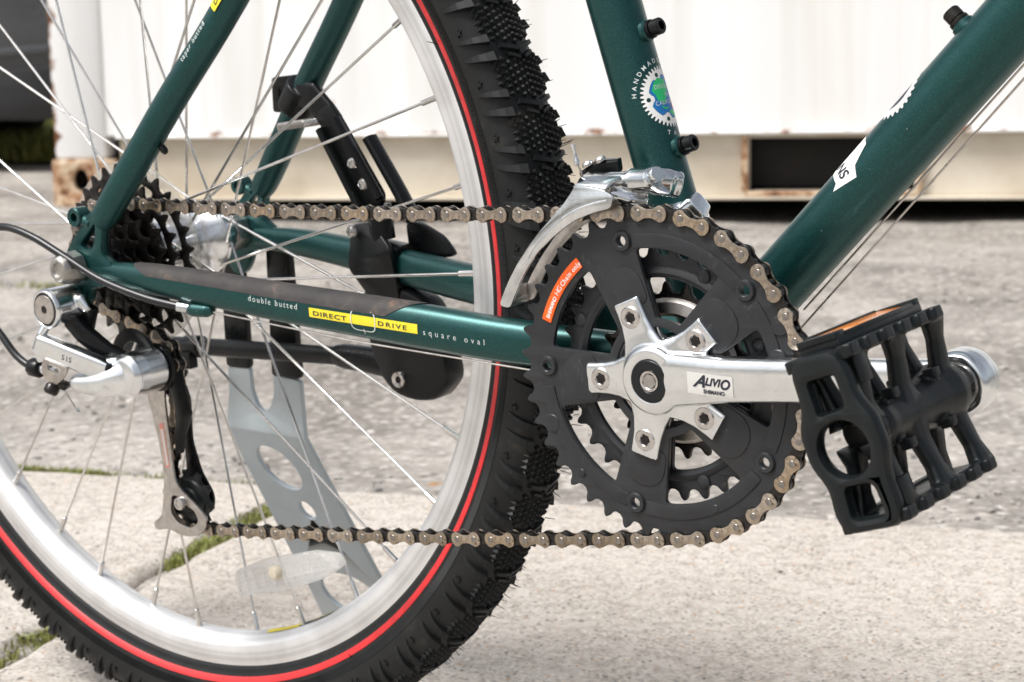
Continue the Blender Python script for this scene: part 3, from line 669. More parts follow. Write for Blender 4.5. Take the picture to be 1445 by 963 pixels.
# seat stays
def sstay(side):
    P = spline([(22, side*70, 29), (34, side*68.5, 42), (83, side*60.5, 101), (136, side*52, 161), (230, side*36, 277), (318, side*20, 385)], 6)
    R = [lerp(8.0, 9.6, min(1, k/9)) if k < 9 else lerp(9.6, 8.6, k/len(P)) for k in range(len(P))]
    m = MB(); m.sweep(P, R, 36, up=(0, 1, 0)); return part(m.build('seat_stay', 'green'))
ss_r = sstay(-1); ss_l = sstay(1)
SSF = tube_frame((34, -68.5, 42), (102, 16.5, 119), (-.76, 0, .65))
def ssmap(u0, th0): return lambda u, v, w: SSF(u0+u, th0-v/9.5, 9.58+w)   # v: towards the upper rear face
link('lettering', text_mesh('taper butted', 4.8, lambda u, v, w: ssmap(111, radians(84))(u, v, .35), 0.0, spacing=1.25, xscale=.93), 'textw', ss_r)
link('sticker', grid_mesh(150, 215, -1.6, 4.6, 20, 5, lambda u, v, w: ssmap(0, radians(84))(u, v, .22)), 'yellow', ss_r)
link('lettering', text_mesh('DIRECT DRIVE', 4.3, lambda u, v, w: ssmap(153, radians(84))(u, v, .40), 0.09, spacing=1.1, xscale=1.3), 'inkdark', ss_r)
m = MB(); m.lathe([(2.2, 0), (2.4, 3), (1.6, 5)], SSF(52, radians(190), 9.0), (.6, 0, -.7), 14); m.build('cable_peg', 'black', ss_r)
# dropouts with eyelets
DO = [(17.3, 36.2), (-9.3, 10.6), (-13.1, .3), (-9, -6), (-6, -12), (-12, -17), (-15, -24), (-9, -31), (0, -30), (6, -22), (9.5, -13.3), (22.5, -12.0), (33, -8), (33, 2.1), (22.5, 8.7), (28.5, 34.9)]
DW = [(19.6, 28), (3.5, 13.6), (8, 11.2), (14.5, 11.4), (18.8, 20)]
def dropout(side):
    o = [round_poly(DO, 4, 4), round_poly(DW, 2.2, 4)]
    d = part(link('dropout', shape_mesh(o, 6.5, .9, XZ(side*71)), 'green'))
    m = MB(); m.lathe([(2.9, -4.6), (5.6, -5), (6.2, -4.2), (6.2, 4.2), (5.6, 5), (2.9, 4.6)], (2.3, side*71, 31.1), seg=24, closed=True); m.build('eyelet', 'green', d)
    m = MB(); m.sweep([(6, side*71, 29), (14, side*71, 27)], 4, 12); m.build('eyelet_neck', 'green', d)
    return d
drop_r, drop_l = dropout(-1), dropout(1)
# bottle bolts
def bottle_bolt(parent, surf, u, th, r, mat='black'):
    p = surf(u, th, r-1); ax = (surf(u, th, r+5)-p).normalized()
    m = MB(); m.lathe([(6.0, 0), (5.9, 2.2), (5.0, 3.2)], p, ax, 24); m.build('boss', 'green', parent)
    m = MB(); m.lathe([(4.9, 3.3), (5.1, 3.7), (5.1, 5.2), (4.0, 5.4), (4.0, 5.8), (4.5, 6.2), (4.5, 10.4), (3.9, 11.2), (2.5, 11.2), (2.4, 7.8), (0.01, 7.8)], p, ax, 18); m.build('bottle_bolt', mat, parent)
bottle_bolt(seat_tube, ST, 174, 0, 14.3); bottle_bolt(seat_tube, ST, 111, 0, 14.3)
bottle_bolt(down_tube, DT, 222, 0, 15.9, 'greasy')
# seat tube emblem: white chainring round a small globe
def em(r): return lambda u, v, w: ST(138.5+v*1.10, radians(-7)-u*1.10/14.3, 14.3+r+w)
def tess(loops, fn, mat, parent, name):
    """flat shape cut into small faces so that it follows the tube"""
    me = shape_mesh(loops, 0, 0, None, unit=1.0); bm = bmesh.new(); bm.from_mesh(me)
    for k in range(-12, 13):
        for ax in ((1, 0, 0),): bmesh.ops.bisect_plane(bm, geom=bm.verts[:]+bm.edges[:]+bm.faces[:], plane_co=(k*1.6, k*1.6, 0), plane_no=ax)
    for v in bm.verts:
        p = fn(v.co.x, v.co.y, 0); v.co = (p[0]*.001, p[1]*.001, p[2]*.001)
    bm.to_mesh(me); bm.free(); me.update(); return link(name, me, mat, parent)
gear = []
for k in range(42):
    a = 2*pi*k/42
    for da, rr in ((-.055, 13.3), (-.02, 15.0), (.02, 15.0), (.055, 13.3)): gear.append(((rr)*cos(a+da), rr*sin(a+da)))
inner = []
for k in range(60):
    a = 2*pi*k/60; d = min(abs((a-pi-q*2*pi/5+pi) % (2*pi)-pi) for q in range(5)); inner.append(((10.8-2.6*max(0, 1-(d/.24)**4))*cos(a), (10.8-2.6*max(0, 1-(d/.24)**4))*sin(a)))
holes = [circle((11.3*cos(pi+q*2*pi/5), 11.3*sin(pi+q*2*pi/5)), 1.1, 12) for q in range(5)]
tess([gear, inner]+holes, em(.12), 'white', seat_tube, 'emblem_ring')
tess([[(p[0]*.985, p[1]*.985) for p in inner]], em(.10), 'emblue', seat_tube, 'emblem_globe')
tess([[(-8.6, 4), (-6.5, 7.5), (-3.4, 9.5), (-1, 8.6), (2.2, 8.2), (1, 6.4), (2.6, 4.2), (1.8, 2.2), (.2, 1.8), (-.6, -.6), (-2.2, -1.6), (-3.2, -3.4), (-4.6, -2), (-6.8, -1.2), (-7.2, 1.6), (-8, 2.6)]], em(.16), 'emgreen', seat_tube, 'emblem_land')
tess([[(-1.4, -7.6), (1.2, -6.4), (4.6, -7.2), (5.8, -9), (2.2, -10)]], em(.16), 'emgreen', seat_tube, 'emblem_land')
tess([[(-5.4, -3.6), (-3.6, -5), (-1.2, -5.2), (-2.6, -6.4), (-5, -5.2)]], em(.16), 'emgreen', seat_tube, 'emblem_land')
tess([[(3.4, -2.6), (4.6, -3.2), (4.4, -5.2), (5.6, -5.6), (5.8, -9), (3.8, -6), (2.6, -5.8)]], em(.18), 'red', seat_tube, 'emblem_land')
def arc_text(body, R, a0, a1, size, fn, mat, parent, flip=False):
    n = len(body)
    for i, ch in enumerate(body):
        if ch == ' ': continue
        a = lerp(a0, a1, i/max(1, n-1)); s = -1 if flip else 1
        def f(u, v, w, a=a):
            t = a-pi/2 if not flip else a+pi/2
            x = R*cos(a)+u*cos(t)-v*sin(t)*1; y = R*sin(a)+u*sin(t)+v*cos(t); return fn(x, y, w)
        link('lettering', text_mesh(ch, size, f, .04, align='CENTER'), mat, parent)
arc_text('HANDMADE IN', 16.8, radians(168), radians(52), 3.1, em(.14), 'textw', seat_tube)
arc_text('TAIWAN', 18.9, radians(252), radians(318), 3.0, em(.14), 'textw', seat_tube, flip=True)
for tx, yy, sz in (('DESIGNED', 4.2, 2.9), ('IN', .2, 2.6), ('CALIFORNIA', -3.6, 2.9)):
    link('lettering', text_mesh(tx, sz, lambda u, v, w, yy=yy: em(.22)(u, v+yy, w), 0.0, 'CENTER', spacing=1.05), 'textw', seat_tube)
# down tube decals
def dtm(r): return lambda u, v, w: DT(v, u/15.9, 15.9+r+w)
tess([[(-15, 122), (-10, 124.5), (10, 126), (12.2, 122.5), (16.6, 137.5), (11.3, 140.5), (7, 151), (-7, 151), (-11.3, 140.5), (-16.6, 137.5)]], lambda u, v, w: dtm(.12)(u+6.0, v, w), 'white', down_tube, 'sticker')
link('lettering', text_mesh('NS', 8.5, lambda u, v, w: dtm(.3)(6.6+u, 128.5+v+u*.12, w), .18, shear=.25), 'inkdark', down_tube)
g2 = []
for k in range(30):
    a = 2*pi*k/30
    for da, rr in ((-.07, 15.6), (-.03, 17), (.03, 17), (.07, 15.6)): g2.append((rr*cos(a+da), 178+rr*sin(a+da)))
tess([g2, circle((0, 178), 11.5, 40)], lambda u, v, w: dtm(.12)(u-1, v, w), 'pale', down_tube, 'emblem_ring')
tess([circle((0, 178), 11.4, 40)], lambda u, v, w: dtm(.10)(u-1, v, w), 'inkdark', down_tube, 'emblem_disc')
# shift cables along the down tube
for (p0, p1, nm) in (((474, 5, -8), (668, 7, 196), 'shift_cable'), ((478.0, -5, -15), (672, -6, 190), 'shift_cable')):
    m = MB(); m.cyl(p0, p1, .62, seg=8); part(m.build(nm, 'steel'))
# ---- rear wheel
RIM = [(-12.4, 284.5), (-12.6, 283), (-12.6, 271.5), (-11.8, 270), (-9.5, 268.5), (-6, 265.6), (-3, 264.4), (0, 264.1), (3, 264.4), (6, 265.6), (9.5, 268.5), (11.8, 270), (12.6, 271.5), (12.6, 283), (12.4, 284.5), (11.2, 285), (10.6, 283), (10.6, 272), (-10.6, 272), (-10.6, 283), (-11.2, 285)]
m = MB(); m.lathe([(r, y) for y, r in RIM], (0, 0, 0), seg=256, closed=True); rim = part(m.build('rim', 'rim'), 'silver alloy rear rim')
# tyre carcass
def tyre_prof():
    P = [(-10.4, 279), (-11.6, 283.5), (-13.2, 285.6), (-14.2, 287.0), (-14.3, 288.4), (-16.2, 290.5), (-17.6, 293.0), (-18.9, 296.2), (-20.8, 301.5), (-22.0, 307), (-22.3, 312), (-21.3, 317), (-18.6, 321.6), (-14.2, 325), (-8.2, 327), (0, 327.6)]
    return P+[(-y, r) for y, r in P[-2::-1]]+[(8.5, 277), (-8.5, 277)]
TP = tyre_prof()
m = MB(); m.lathe([(r, y) for y, r in TP], (0, 0, 0), seg=240, closed=True); tyre = part(m.build('tyre', 'rubber', angle=60), 'black knobbly rear tyre')
def tp_at(s):     # s: 0..1 from bead to crown on the drive side -> (y, r, normal angle)
    P = TP[:16]; n = (len(P)-1)*s; i = min(int(n), len(P)-2); t = n-i
    return lerp(P[i][0], P[i+1][0], t), lerp(P[i][1], P[i+1][1], t)
for sd in (1, -1):
    m = MB(); m.lathe([(290.7, -16.5*sd), (291.0, -17.0*sd), (294.8, -18.7*sd), (295.2, -18.35*sd)], (0, 0, 0), seg=240, closed=True); m.build('stripe', 'red', tyre)
# fine radial ribs round the sidewall
m = MB(); NR = 1500
for k in range(NR):
    a = 2*pi*k/NR; da = 2*pi/NR*.30; ca = []
    for aa in (a-da, a+da):
        for y, r in ((-19.6, 297.4), (-21.3, 302.6)):
            ca.append((r*cos(aa), y+.2, r*sin(aa)))
    ym = .45
    for aa in (a,):
        for y, r in ((-19.5, 297.6), (-21.2, 302.4)): ca.append((r*cos(aa), y-ym, r*sin(aa)))
    m.add(ca, [(0, 1, 5, 4), (2, 4, 5, 3), (0, 4, 2), (1, 3, 5)])
tag(m.build('sidewall_ribs', 'rubber', tyre), kind='stuff')
# shoulder knobs: a tapering wedge that reaches from the tread edge down the sidewall; two per tread unit and side
NU = 64
def knob_mesh(L, w0, w1, skew, h):
    """u: round the tyre, built at angle 0 (x = radius), mapped on the tyre's section"""
    m = MB(); S = []
    for i in range(6):
        t = i/5; y, r = tp_at(lerp(.83, .60, t)); y2, r2 = tp_at(lerp(.83, .60, t)+.02)
        ty, tr = y2-y, r2-r; l = hypot(ty, tr); ny, nr = -tr/l, ty/l
        if nr < 0 and ny > 0: ny, nr = -ny, -nr
        ny, nr = (ny, nr) if (ny*y > 0 or nr > .9) else (-ny, -nr)
        hh = h*(1-t)**.8+.15; ww = lerp(w0, w1, t); uo = skew*t
        row = []
        for q, up in ((-1, -.6), (-.72, hh), (.72, hh*.75), (1, -.6)):
            u = uo+q*ww; rr = r+nr*up; yy = y+ny*up; an = u/rr
            row.append((rr*cos(an), yy, rr*sin(an)))
        S.append(row)
    vs = [p for r_ in S for p in r_]; fs = []
    for i in range(5):
        for k in range(3): a = i*4+k; fs.append((a, a+1, a+5, a+4))
    fs += [(0, 1, 2, 3)]; fs += [(20, 23, 22, 21)]
    m.add(vs, fs); me = m.mesh('shoulder_knob'); me.materials.append(M['rubber']); return me
km = [knob_mesh(1, 3.7, 1.2, 4.5, 4.8), knob_mesh(1, 3.2, 1.0, 5.0, 4.2)]
for sd in (-1, 1):
    ms = km
    if sd == 1:
        ms = []
        for q in km:
            w = q.copy()
            for v in w.vertices: v.co.y = -v.co.y
            w.flip_normals(); ms.append(w)
    for k in range(NU):
        for j, da in ((0, 0), (1, 10.5/326)):
            o = bpy.data.objects.new('shoulder_knob', ms[j]); scene.collection.objects.link(o); o.parent = tyre
            o.rotation_euler = (0, -(2*pi*(k+.5*(sd > 0))/NU+da), 0)
# crown: chevron bars, lattice of small pyramids, sidewall stars and moulding hairs
def crown(y):
    i = max(k for k in range(15) if TP[k][0] <= -abs(y)); t = (-abs(y)-TP[i][0])/(TP[i+1][0]-TP[i][0]); r = lerp(TP[i][1], TP[i+1][1], t)
    dy, dr = TP[i+1][0]-TP[i][0], TP[i+1][1]-TP[i][1]; l = hypot(dy, dr); n = (-dr/l, dy/l)
    return r, (n[0] if y <= 0 else -n[0], n[1])
def on_tyre(u, y, h):
    r, n = crown(y); rr = r+n[1]*h; an = u/327.6; return (rr*cos(an), y+n[0]*h, rr*sin(an))
m = MB(); UL = 2*pi*327.6/NU
def pyramid(u, y, s, h):
    vs = [on_tyre(u+dx*s, y+dy*s, -.4) for dx, dy in ((-1, 0), (0, -1), (1, 0), (0, 1))]+[on_tyre(u+dx*s*.35, y+dy*s*.35, h) for dx, dy in ((-1, 0), (0, -1), (1, 0), (0, 1))]
    m.add(vs, [(0, 1, 5, 4), (1, 2, 6, 5), (2, 3, 7, 6), (3, 0, 4, 7), (4, 5, 6, 7)])
def bar(u0, y0, u1, y1, w, h, n=5):
    rows = []
    du, dy = u1-u0, y1-y0; l = hypot(du, dy); nu_, ny_ = -dy/l, du/l
    for i in range(n+1):
        t = i/n; u, y = lerp(u0, u1, t), lerp(y0, y1, t)
        for q, up in ((-1, -.5), (-.7, h), (.7, h), (1, -.5)): rows.append(on_tyre(u+nu_*q*w, y+ny_*q*w, up))
    fs = [(i*4+k, i*4+k+1, i*4+k+5, i*4+k+4) for i in range(n) for k in range(3)]+[(0, 1, 2, 3), (n*4, n*4+3, n*4+2, n*4+1)]
    m.add(rows, fs)
for k in range(NU):
    u0 = k*UL
    for i in range(6):
        for j in range(-5, 6):
            u = u0+6.2+i*4.0+(2.0 if j % 2 else 0)+abs(j)*.9; y = j*3.45
            if i == 5 and j % 2: continue
            pyramid(u, y, 2.35, 1.9)
    for s_ in (-1, 1):
        bar(u0+1.5, s_*1.2, u0+5.0, s_*13.0, 1.7, 2.6)
        bar(u0+28.6, s_*2.0, u0+31.5, s_*9.5, 1.3, 2.4, 3)
    bar(u0-2.0, 0, u0+4.0, 0, 1.4, 2.6, 2)
tag(m.build('tread_pattern', 'rubber', tyre, angle=25), kind='stuff')
def star_mesh():
    mm = MB(); y, r = tp_at(.66); y2, r2 = tp_at(.70); ty, tr = y2-y, r2-r; l = hypot(ty, tr); ny, nr = -tr/l, ty/l
    if ny > 0: ny, nr = -ny, -nr
    P = []
    for k in range(10):
        a = 2*pi*k/10; q = 2.6 if k % 2 == 0 else 1.05; du, ds = q*cos(a), q*sin(a)
        P.append((du, ds))
    vs = []
    for up, sc in ((-.3, 1.0), (.9, .8)):
        for du, ds in P:
            rr = r+tr/l*ds*sc+nr*up; yy = y+ty/l*ds*sc+ny*up; an = du*sc/rr; vs.append((rr*cos(an), yy, rr*sin(an)))
    mm.add(vs, [(i, (i+1) % 10, 10+(i+1) % 10, 10+i) for i in range(10)]+[tuple(range(10, 20))])
    me = mm.mesh('sidewall_star'); me.materials.append(M['rubber']); return me
sm = star_mesh()
for k in range(NU):
    o = bpy.data.objects.new('sidewall_star', sm); scene.collection.objects.link(o); o.parent = tyre; o.rotation_euler = (0, -(2*pi*k/NU+20.5/326), 0)
m = MB(); rnd = random.Random(3)
for k in range(330):
    u = rnd.uniform(0, 2*pi*327); y = rnd.choice((rnd.uniform(-13, 13), rnd.uniform(9, 16), rnd.uniform(13, 19)))
    p, q = Vector(on_tyre(u, y, 2)), Vector(on_tyre(u+rnd.uniform(-1.5, 1.5), y+rnd.uniform(-.5, .9), rnd.uniform(5, 9)))
    m.cyl(p, q, .30, .16, 5)
for a_, r_, y_ in ((27, 289, -15), (-58, 296, -19), (-100, 300, -20.5), (-122, 305, -21.6)):
    a_ = radians(a_); m.cyl((r_*cos(a_), y_, r_*sin(a_)), ((r_-3)*cos(a_+.012), y_-4, (r_-3)*sin(a_+.012)), .35, .2, 5)
tag(m.build('moulding_hairs', 'rubber', tyre), kind='stuff')
# hub
m = MB(); m.lathe([(10, -74), (10, -62), (17, -61.5), (17, -26), (23, -25.5), (26, -23.5), (26.5, -21.2), (25.5, -19), (20, -17.6), (15.2, -13), (14.2, -4), (14.0, 8), (14.8, 18), (18.5, 26), (23, 31.6), (25, 33), (25, 35.4), (23, 36.6), (17, 38.5), (16, 44), (13, 52), (10, 56), (9, 67)], (0, 0, 0), seg=48)
hub = part(m.build('hub', 'polish'))
m = MB(); m.lathe([(5, -78), (5, 78)], (0, 0, 0), seg=16); m.lathe([(4, 56.5), (12.5, 56.5), (12.5, 67.2), (4, 67.2)], (0, 0, 0), seg=6); m.build('axle', 'steel', hub)
m = MB(); m.lathe([(5, -74.5), (10.2, -75), (10.8, -77), (9.8, -87), (7.6, -91), (4.6, -91.5), (4.2, -89.5), (.01, -89.5)], (0, 0, 0), seg=9); nut = part(m.build('skewer_nut', 'nut', bevel=.8))
m = MB(); m.lathe([(9, 74.5), (13, 75), (13, 84), (9, 88)], (0, 0, 0), seg=28); m.sweep([(0, 82, 0), (-12, 88, -6), (-30, 88, -10), (-52, 84, -12)], [(4, 7), (3.5, 7), (3, 6), (3, 5)], 14, up=(0, 0, 1)); part(m.build('skewer_lever', 'black'))
# 32 spokes laced three-cross
for k in range(32):
    a = radians(-.2+11.25*k); sgn = -1 if (k % 4) in (0, 1) else 1
    left = (k % 2 == 1); fy = 34.2 if left else -21.0; fr = 22.3
    h = a+sgn*radians(62); out_ = (k % 4) in (0, 3)
    fy2 = fy+(1.6 if out_ else -1.6)
    p0 = Vector((fr*cos(h), fy2, fr*sin(h))); p1 = Vector((264.5*cos(a), 2.2 if left else -2.2, 264.5*sin(a)))
    d = (p1-p0).normalized(); m = MB()
    m.sweep([p0-d*2.5+Vector((0, (fy-fy2)*1.3, 0)), p0, p0+d*4, p1-d*12], [.95, .95, .9, .9], 10)
    m.lathe([(1.3, 0), (1.75, .6), (1.75, 9.5), (2.0, 11), (2.0, 14)], p1-d*12.5, d, 10)
    m.lathe([(1.9, 0), (1.9, 1.2)], p0-d*2.5+Vector((0, (fy-fy2)*1.6, 0)), (0, 1, 0), 10)
    m.build('spoke', 'spoke', rim)
# yellow sticker on the spoke bed of the rim
def rimbed(a0, a1, y0, y1, mat, name):
    g = []
    return link(name, grid_mesh(a0, a1, y0, y1, 24, 6, lambda a, y, w: ((263.9+abs(y)*.18+max(0, abs(y)-6)*.6)*cos(radians(a))*.9992, y, (263.9+abs(y)*.18+max(0, abs(y)-6)*.6)*sin(radians(a))*.9992)), mat, rim)
rimbed(284.5, 291.5, -4.5, 5.5, 'yellow', 'rim_sticker'); rimbed(291.6, 299, -4.5, 5.5, 'inkdark', 'rim_sticker'); rimbed(294, 298.5, -3.5, -1.0, 'yellow', 'rim_sticker')
for q, wd in ((286.3, .9), (288.0, .5), (289.0, .45), (290.2, .4)):
    link('rim_lettering', grid_mesh(q, q+wd, 0.5, 3.6, 6, 3, lambda a, y, w: ((263.6+abs(y)*.18)*cos(radians(a))*.9985, y, (263.6+abs(y)*.18)*sin(radians(a))*.9985)), 'inkdark', rim)
# wheel reflector clipped on a spoke
rc = Vector((95, -7.5, -208)); rx = Vector((.955, 0, .297)).normalized(); rz = Vector((-.297, 0, .955))
def rfn(u, v, w): p = rc+rx*u+rz*v; return (p.x, p.y+w, p.z)
ol = round_poly([(-50, -9), (-47, 8), (-20, 11.5), (30, 10), (50, 5), (53, -3), (30, -9), (-10, -11.5)], 4, 4)
refl = part(link('wheel_reflector', shape_mesh([ol], 7, .8, rfn), 'lens'), 'clear plastic spoke reflector with ribbed lens')
m = MB()
for i in range(11):
    u = -46+i*9.2
    m.box(rfn(u, 0, -3.9), (.5, .5, 14 if -40 < u < 40 else 8), rx, (0, 1, 0), rz)
for v in (-6, -3, 0, 3, 6): m.box(rfn(-2, v, -3.8), (84, .4, .4), rx, (0, 1, 0), rz)
m.build('lens_ribs', 'lens', refl)
m = MB(); m.lathe([(.01, -3), (3.4, -2.6), (4.6, -1), (4.8, 2), (3, 3)], rfn(-6, 2, -5.5), seg=20); m.build('clip_screw', 'cream', refl)
# ---- toothed rings
def gear_loop(n, c=(0, 0), tip=2.3, root=3.5, ph=0.0, pr=None):
    R = pr or 12.7*n/(2*pi); p = 2*pi/n; out = []
    for i in range(n):
        a = ph-i*p
        for f, r in ((-.46, R+tip), (-.37, R+1.0), (-.26, R-2.2), (-.10, R-root), (.10, R-root), (.26, R-2.2), (.37, R+1.0), (.46, R+tip)):
            out.append((c[0]+r*cos(a-f*p), c[1]+r*sin(a-f*p)))
    return out
def window(c, ang0, ang1, r0, r1, hw0, hw1, rad=7):
    """opening between two tabs whose centre lines stand at ang0 < ang1 (degrees); hw: half width of a tab at r0 and r1"""
    a0, a1 = radians(ang0), radians(ang1); P = []
    for k in range(9):
        s0, s1 = a0+math.asin(hw1/r1), a1-math.asin(hw1/r1); a = lerp(s0, s1, k/8); P.append((c[0]+r1*cos(a), c[1]+r1*sin(a)))
    for k in range(6):
        s0, s1 = a1-math.asin(hw0/r0), a0+math.asin(hw0/r0); a = lerp(s0, s1, k/5); P.append((c[0]+r0*cos(a), c[1]+r0*sin(a)))
    return round_poly(P, rad, 5)
C2 = (BB.x, BB.z); TABS = [41+72*k for k in range(5)]; TH0 = radians(86.06)
def dish(y, prof):                 # depth profile over the radius: list of (r, dy)
    rs, ds = [p[0] for p in prof], [p[1] for p in prof]
    return lambda u, v, w: (u, y+w+interp(rs, ds, hypot(u-C2[0], v-C2[1])) if rs[0] < hypot(u-C2[0], v-C2[1]) < rs[-1] else (y+w+(ds[0] if hypot(u-C2[0], v-C2[1]) <= rs[0] else ds[-1])), v)
ol = gear_loop(42, C2, ph=TH0)
wins = [window(C2, a, a+72, 31, 66.8, 12.0, 16.0, 8) for a in TABS]
bos = [(104.8, 72), (180, 69.5), (329, 71.6), (256, 70.5), (42.6, 72.3)]
bh = [circle((C2[0]+r*cos(radians(a)), C2[1]+r*sin(radians(a))), 2.7, 16) for a, r in bos]
big = part(link('chainring', shape_mesh([ol, circle(C2, 26.5, 48)]+wins+bh, 2.8, .45, XZ(-53.2)), 'ring'), 'large dark grey chainring with orange label')
# raised band and pads pressed into the ring
band = [circle(C2, 75.5, 160), circle(C2, 68.6, 120)]
def arcband(r0, r1, a0, a1, n=40):
    return [(C2[0]+r1*cos(radians(lerp(a0, a1, k/n))), C2[1]+r1*sin(radians(lerp(a0, a1, k/n)))) for k in range(n+1)]+[(C2[0]+r0*cos(radians(lerp(a1, a0, k/n))), C2[1]+r0*sin(radians(lerp(a1, a0, k/n)))) for k in range(n+1)]
for a0, a1 in ((46, 100), (189, 252), (261, 322), (335, 397)):
    link('raised_band', shape_mesh([round_poly(arcband(67.2, 74.6, a0, a1), 1.2, 2)], .9, .35, XZ(-54.8)), 'ring', big)
for a in TABS:
    ca, sa = cos(radians(a)), sin(radians(a))
    pad = [(C2[0]+x*ca-y*sa, C2[1]+x*sa+y*ca) for x, y in [(38, -12.5), (52, -12.5), (58, -8), (60, 0), (58, 8), (52, 12.5), (38, 12.5)]]
    link('raised_pad', shape_mesh([round_poly(pad, 5, 4)], .8, .3, XZ(-54.75)), 'ring', big)
for a, r in bos:
    c = (C2[0]+r*cos(radians(a)), C2[1]+r*sin(radians(a)))
    m = MB(); m.lathe([(2.75, -52.0), (2.75, -55.6), (3.2, -56.1), (4.9, -56.1), (5.5, -55.4), (5.6, -54.5), (5.6, -52.2)], (c[0], 0, c[1]), seg=24, closed=True); m.build('rivet_boss', 'ring', big)
for a, r in ((204.5, 75.5), (24.5, 79), (13, 72), (296, 72), (228, 76)):
    c = (C2[0]+r*cos(radians(a)), C2[1]+r*sin(radians(a))); rr = 5.2 if a in (204.5, 24.5, 13) else 2.4
    m = MB(); m.lathe([(rr, -54.2), (rr, -55.0), (rr-.7, -55.6), (.01, -55.7)], (c[0], 0, c[1]), seg=24); m.build('rivet', 'ring', big)
# orange label with curved lettering
lab = round_poly(arcband(70.0, 76.0, 128.5, 160.5, 30), 1.8, 4)
link('label', shape_mesh([lab], .3, .08, XZ(-55.05)), 'orange', big)
def ringtext(body, a0, R, size, bold, mat, sp=1.0, y=-55.3):
    a = a0
    wd = {'i': .28, 'l': .28, ' ': .35, 'm': .86, 'M': .8, 'C': .66, 'I': .3}
    for ch in body:
        w_ = wd.get(ch, .56)*size*sp
        if ch != ' ':
            ac = radians(a)-w_/2/R
            def f(u, v, w, ac=ac):
                t = ac-pi/2; x = C2[0]+R*cos(ac)+u*cos(t)-v*sin(t); z = C2[1]+R*sin(ac)+u*sin(t)+v*cos(t); return (x, y-w, z)
            link('lettering', text_mesh(ch, size, f, bold, 'CENTER'), mat, big)
        a -= math.degrees(w_/R)
ringtext('SHIMANO', 159.2, 71.5, 3.0, .10, 'white', 1.10)
ringtext('HG', 147.6, 71.4, 4.2, .0, 'white', 1.15)
ringtext('Chain only', 142.6, 71.4, 3.7, .07, 'white', .98)
# middle and small rings
mw = [window(C2, a+1, a+73, 28.5, 50.5, 9, 11.5, 6) for a in TABS]
mid = part(link('chainring', shape_mesh([gear_loop(32, C2, ph=.4), circle(C2, 24.5, 40)]+mw, 2.8, .5, dish(-44.6, [(44, -1.6), (52, -.6), (60, 0)])), 'ring'), 'middle dark grey chainring')
m = MB(); m.lathe([(51.2, -43.2), (51.2, -46.8), (53, -47.6), (56, -46.6), (57, -45.6), (57, -43.2)], (C2[0], 0, C2[1]), seg=96, closed=True); m.build('rolled_edge', 'ring', mid)
for k in range(8):
    a = radians(20+45*k); m = MB(); m.lathe([(3.6, 0), (3.6, -1.4), (2.6, -2), (.01, -2.1)], (C2[0]+58*cos(a), -45.6, C2[1]+58*sin(a)), seg=18); m.build('rivet', 'ring', mid)
small = part(link('chainring', shape_mesh([gear_loop(22, C2, ph=.1), circle(C2, 29, 40)], 2.6, .4, XZ(-36.6)), 'greasy'), 'small blackened chainring')
m = MB(); m.lathe([(29.2, -35.2), (29.2, -39.6), (31, -41), (36.5, -40), (38.5, -37.9), (38.5, -35.2)], (C2[0], 0, C2[1]), seg=72, closed=True); m.build('rolled_edge', 'steel', small)
# ---- crank arm
LA = radians(6.2); CA = Vector((cos(LA), 0, sin(LA)))
def crank(side):
    m = MB(); s = side; D_ = CA if s < 0 else -CA
    m.lathe([(8, s*42), (13, s*43), (15, s*46), (17.8, s*52), (18.3, s*58), (17.6, s*61.3), (15.8, s*62.7), (11.1, s*62.7), (11.1, s*61.2), (5, s*61.2)], BB, seg=64)
    P = [BB+D_*6+Vector((0, s*57.5, 0)), BB+D_*25+Vector((0, s*59, 0)), BB+D_*45+Vector((0, s*60.5, 0)), BB+D_*75+Vector((0, s*63, 0)), BB+D_*110+Vector((0, s*66, 0)), BB+D_*145+Vector((0, s*69.5, 0)), BB+D_*168+Vector((0, s*71, 0))]
    m.sweep(spline(P, 4), [lerp_pair for lerp_pair in [(interp([0, 4, 8, 12, 16, 20, 24], [5.5, 6.0, 6.6, 6.8, 6.6, 6.4, 6.8], k), interp([0, 4, 8, 12, 16, 20, 24], [14.5, 13, 11.6, 11, 10.7, 10.4, 11], k)) for k in range(25)]], 28, up=(0, 0, 1), ex=3.0)
    e = BB+D_*174.5
    m.lathe([(8.2, s*62), (13, s*62.4), (14.8, s*64), (15.2, s*70), (15.0, s*76), (13.6, s*79), (10.5, s*79.6), (9.8, s*77), (4, s*77)], (e.x, 0, e.z), seg=48)
    if s < 0:
        for a in TABS:
            r = radians(a); u = Vector((cos(r), 0, sin(r)))
            m.sweep([BB+u*q+Vector((0, yy, 0)) for q, yy in ((4, -54.5), (16, -54.2), (24, -54.0), (31, -54.1), (37, -54.3), (42.6, -54.4))],
                    [(hy, hw) for hy, hw in ((6.0, 16), (5.4, 13.0), (4.4, 9.8), (3.9, 8.5), (3.7, 8.2), (3.6, 8.2))], 24, up=Vector((-sin(r), 0, cos(r))), ex=5.0)
    return m.build('crank_arm', 'polish', None, remesh=.62, smooth_it=5)
cr = part(crank(-1), 'polished silver five-arm crank')
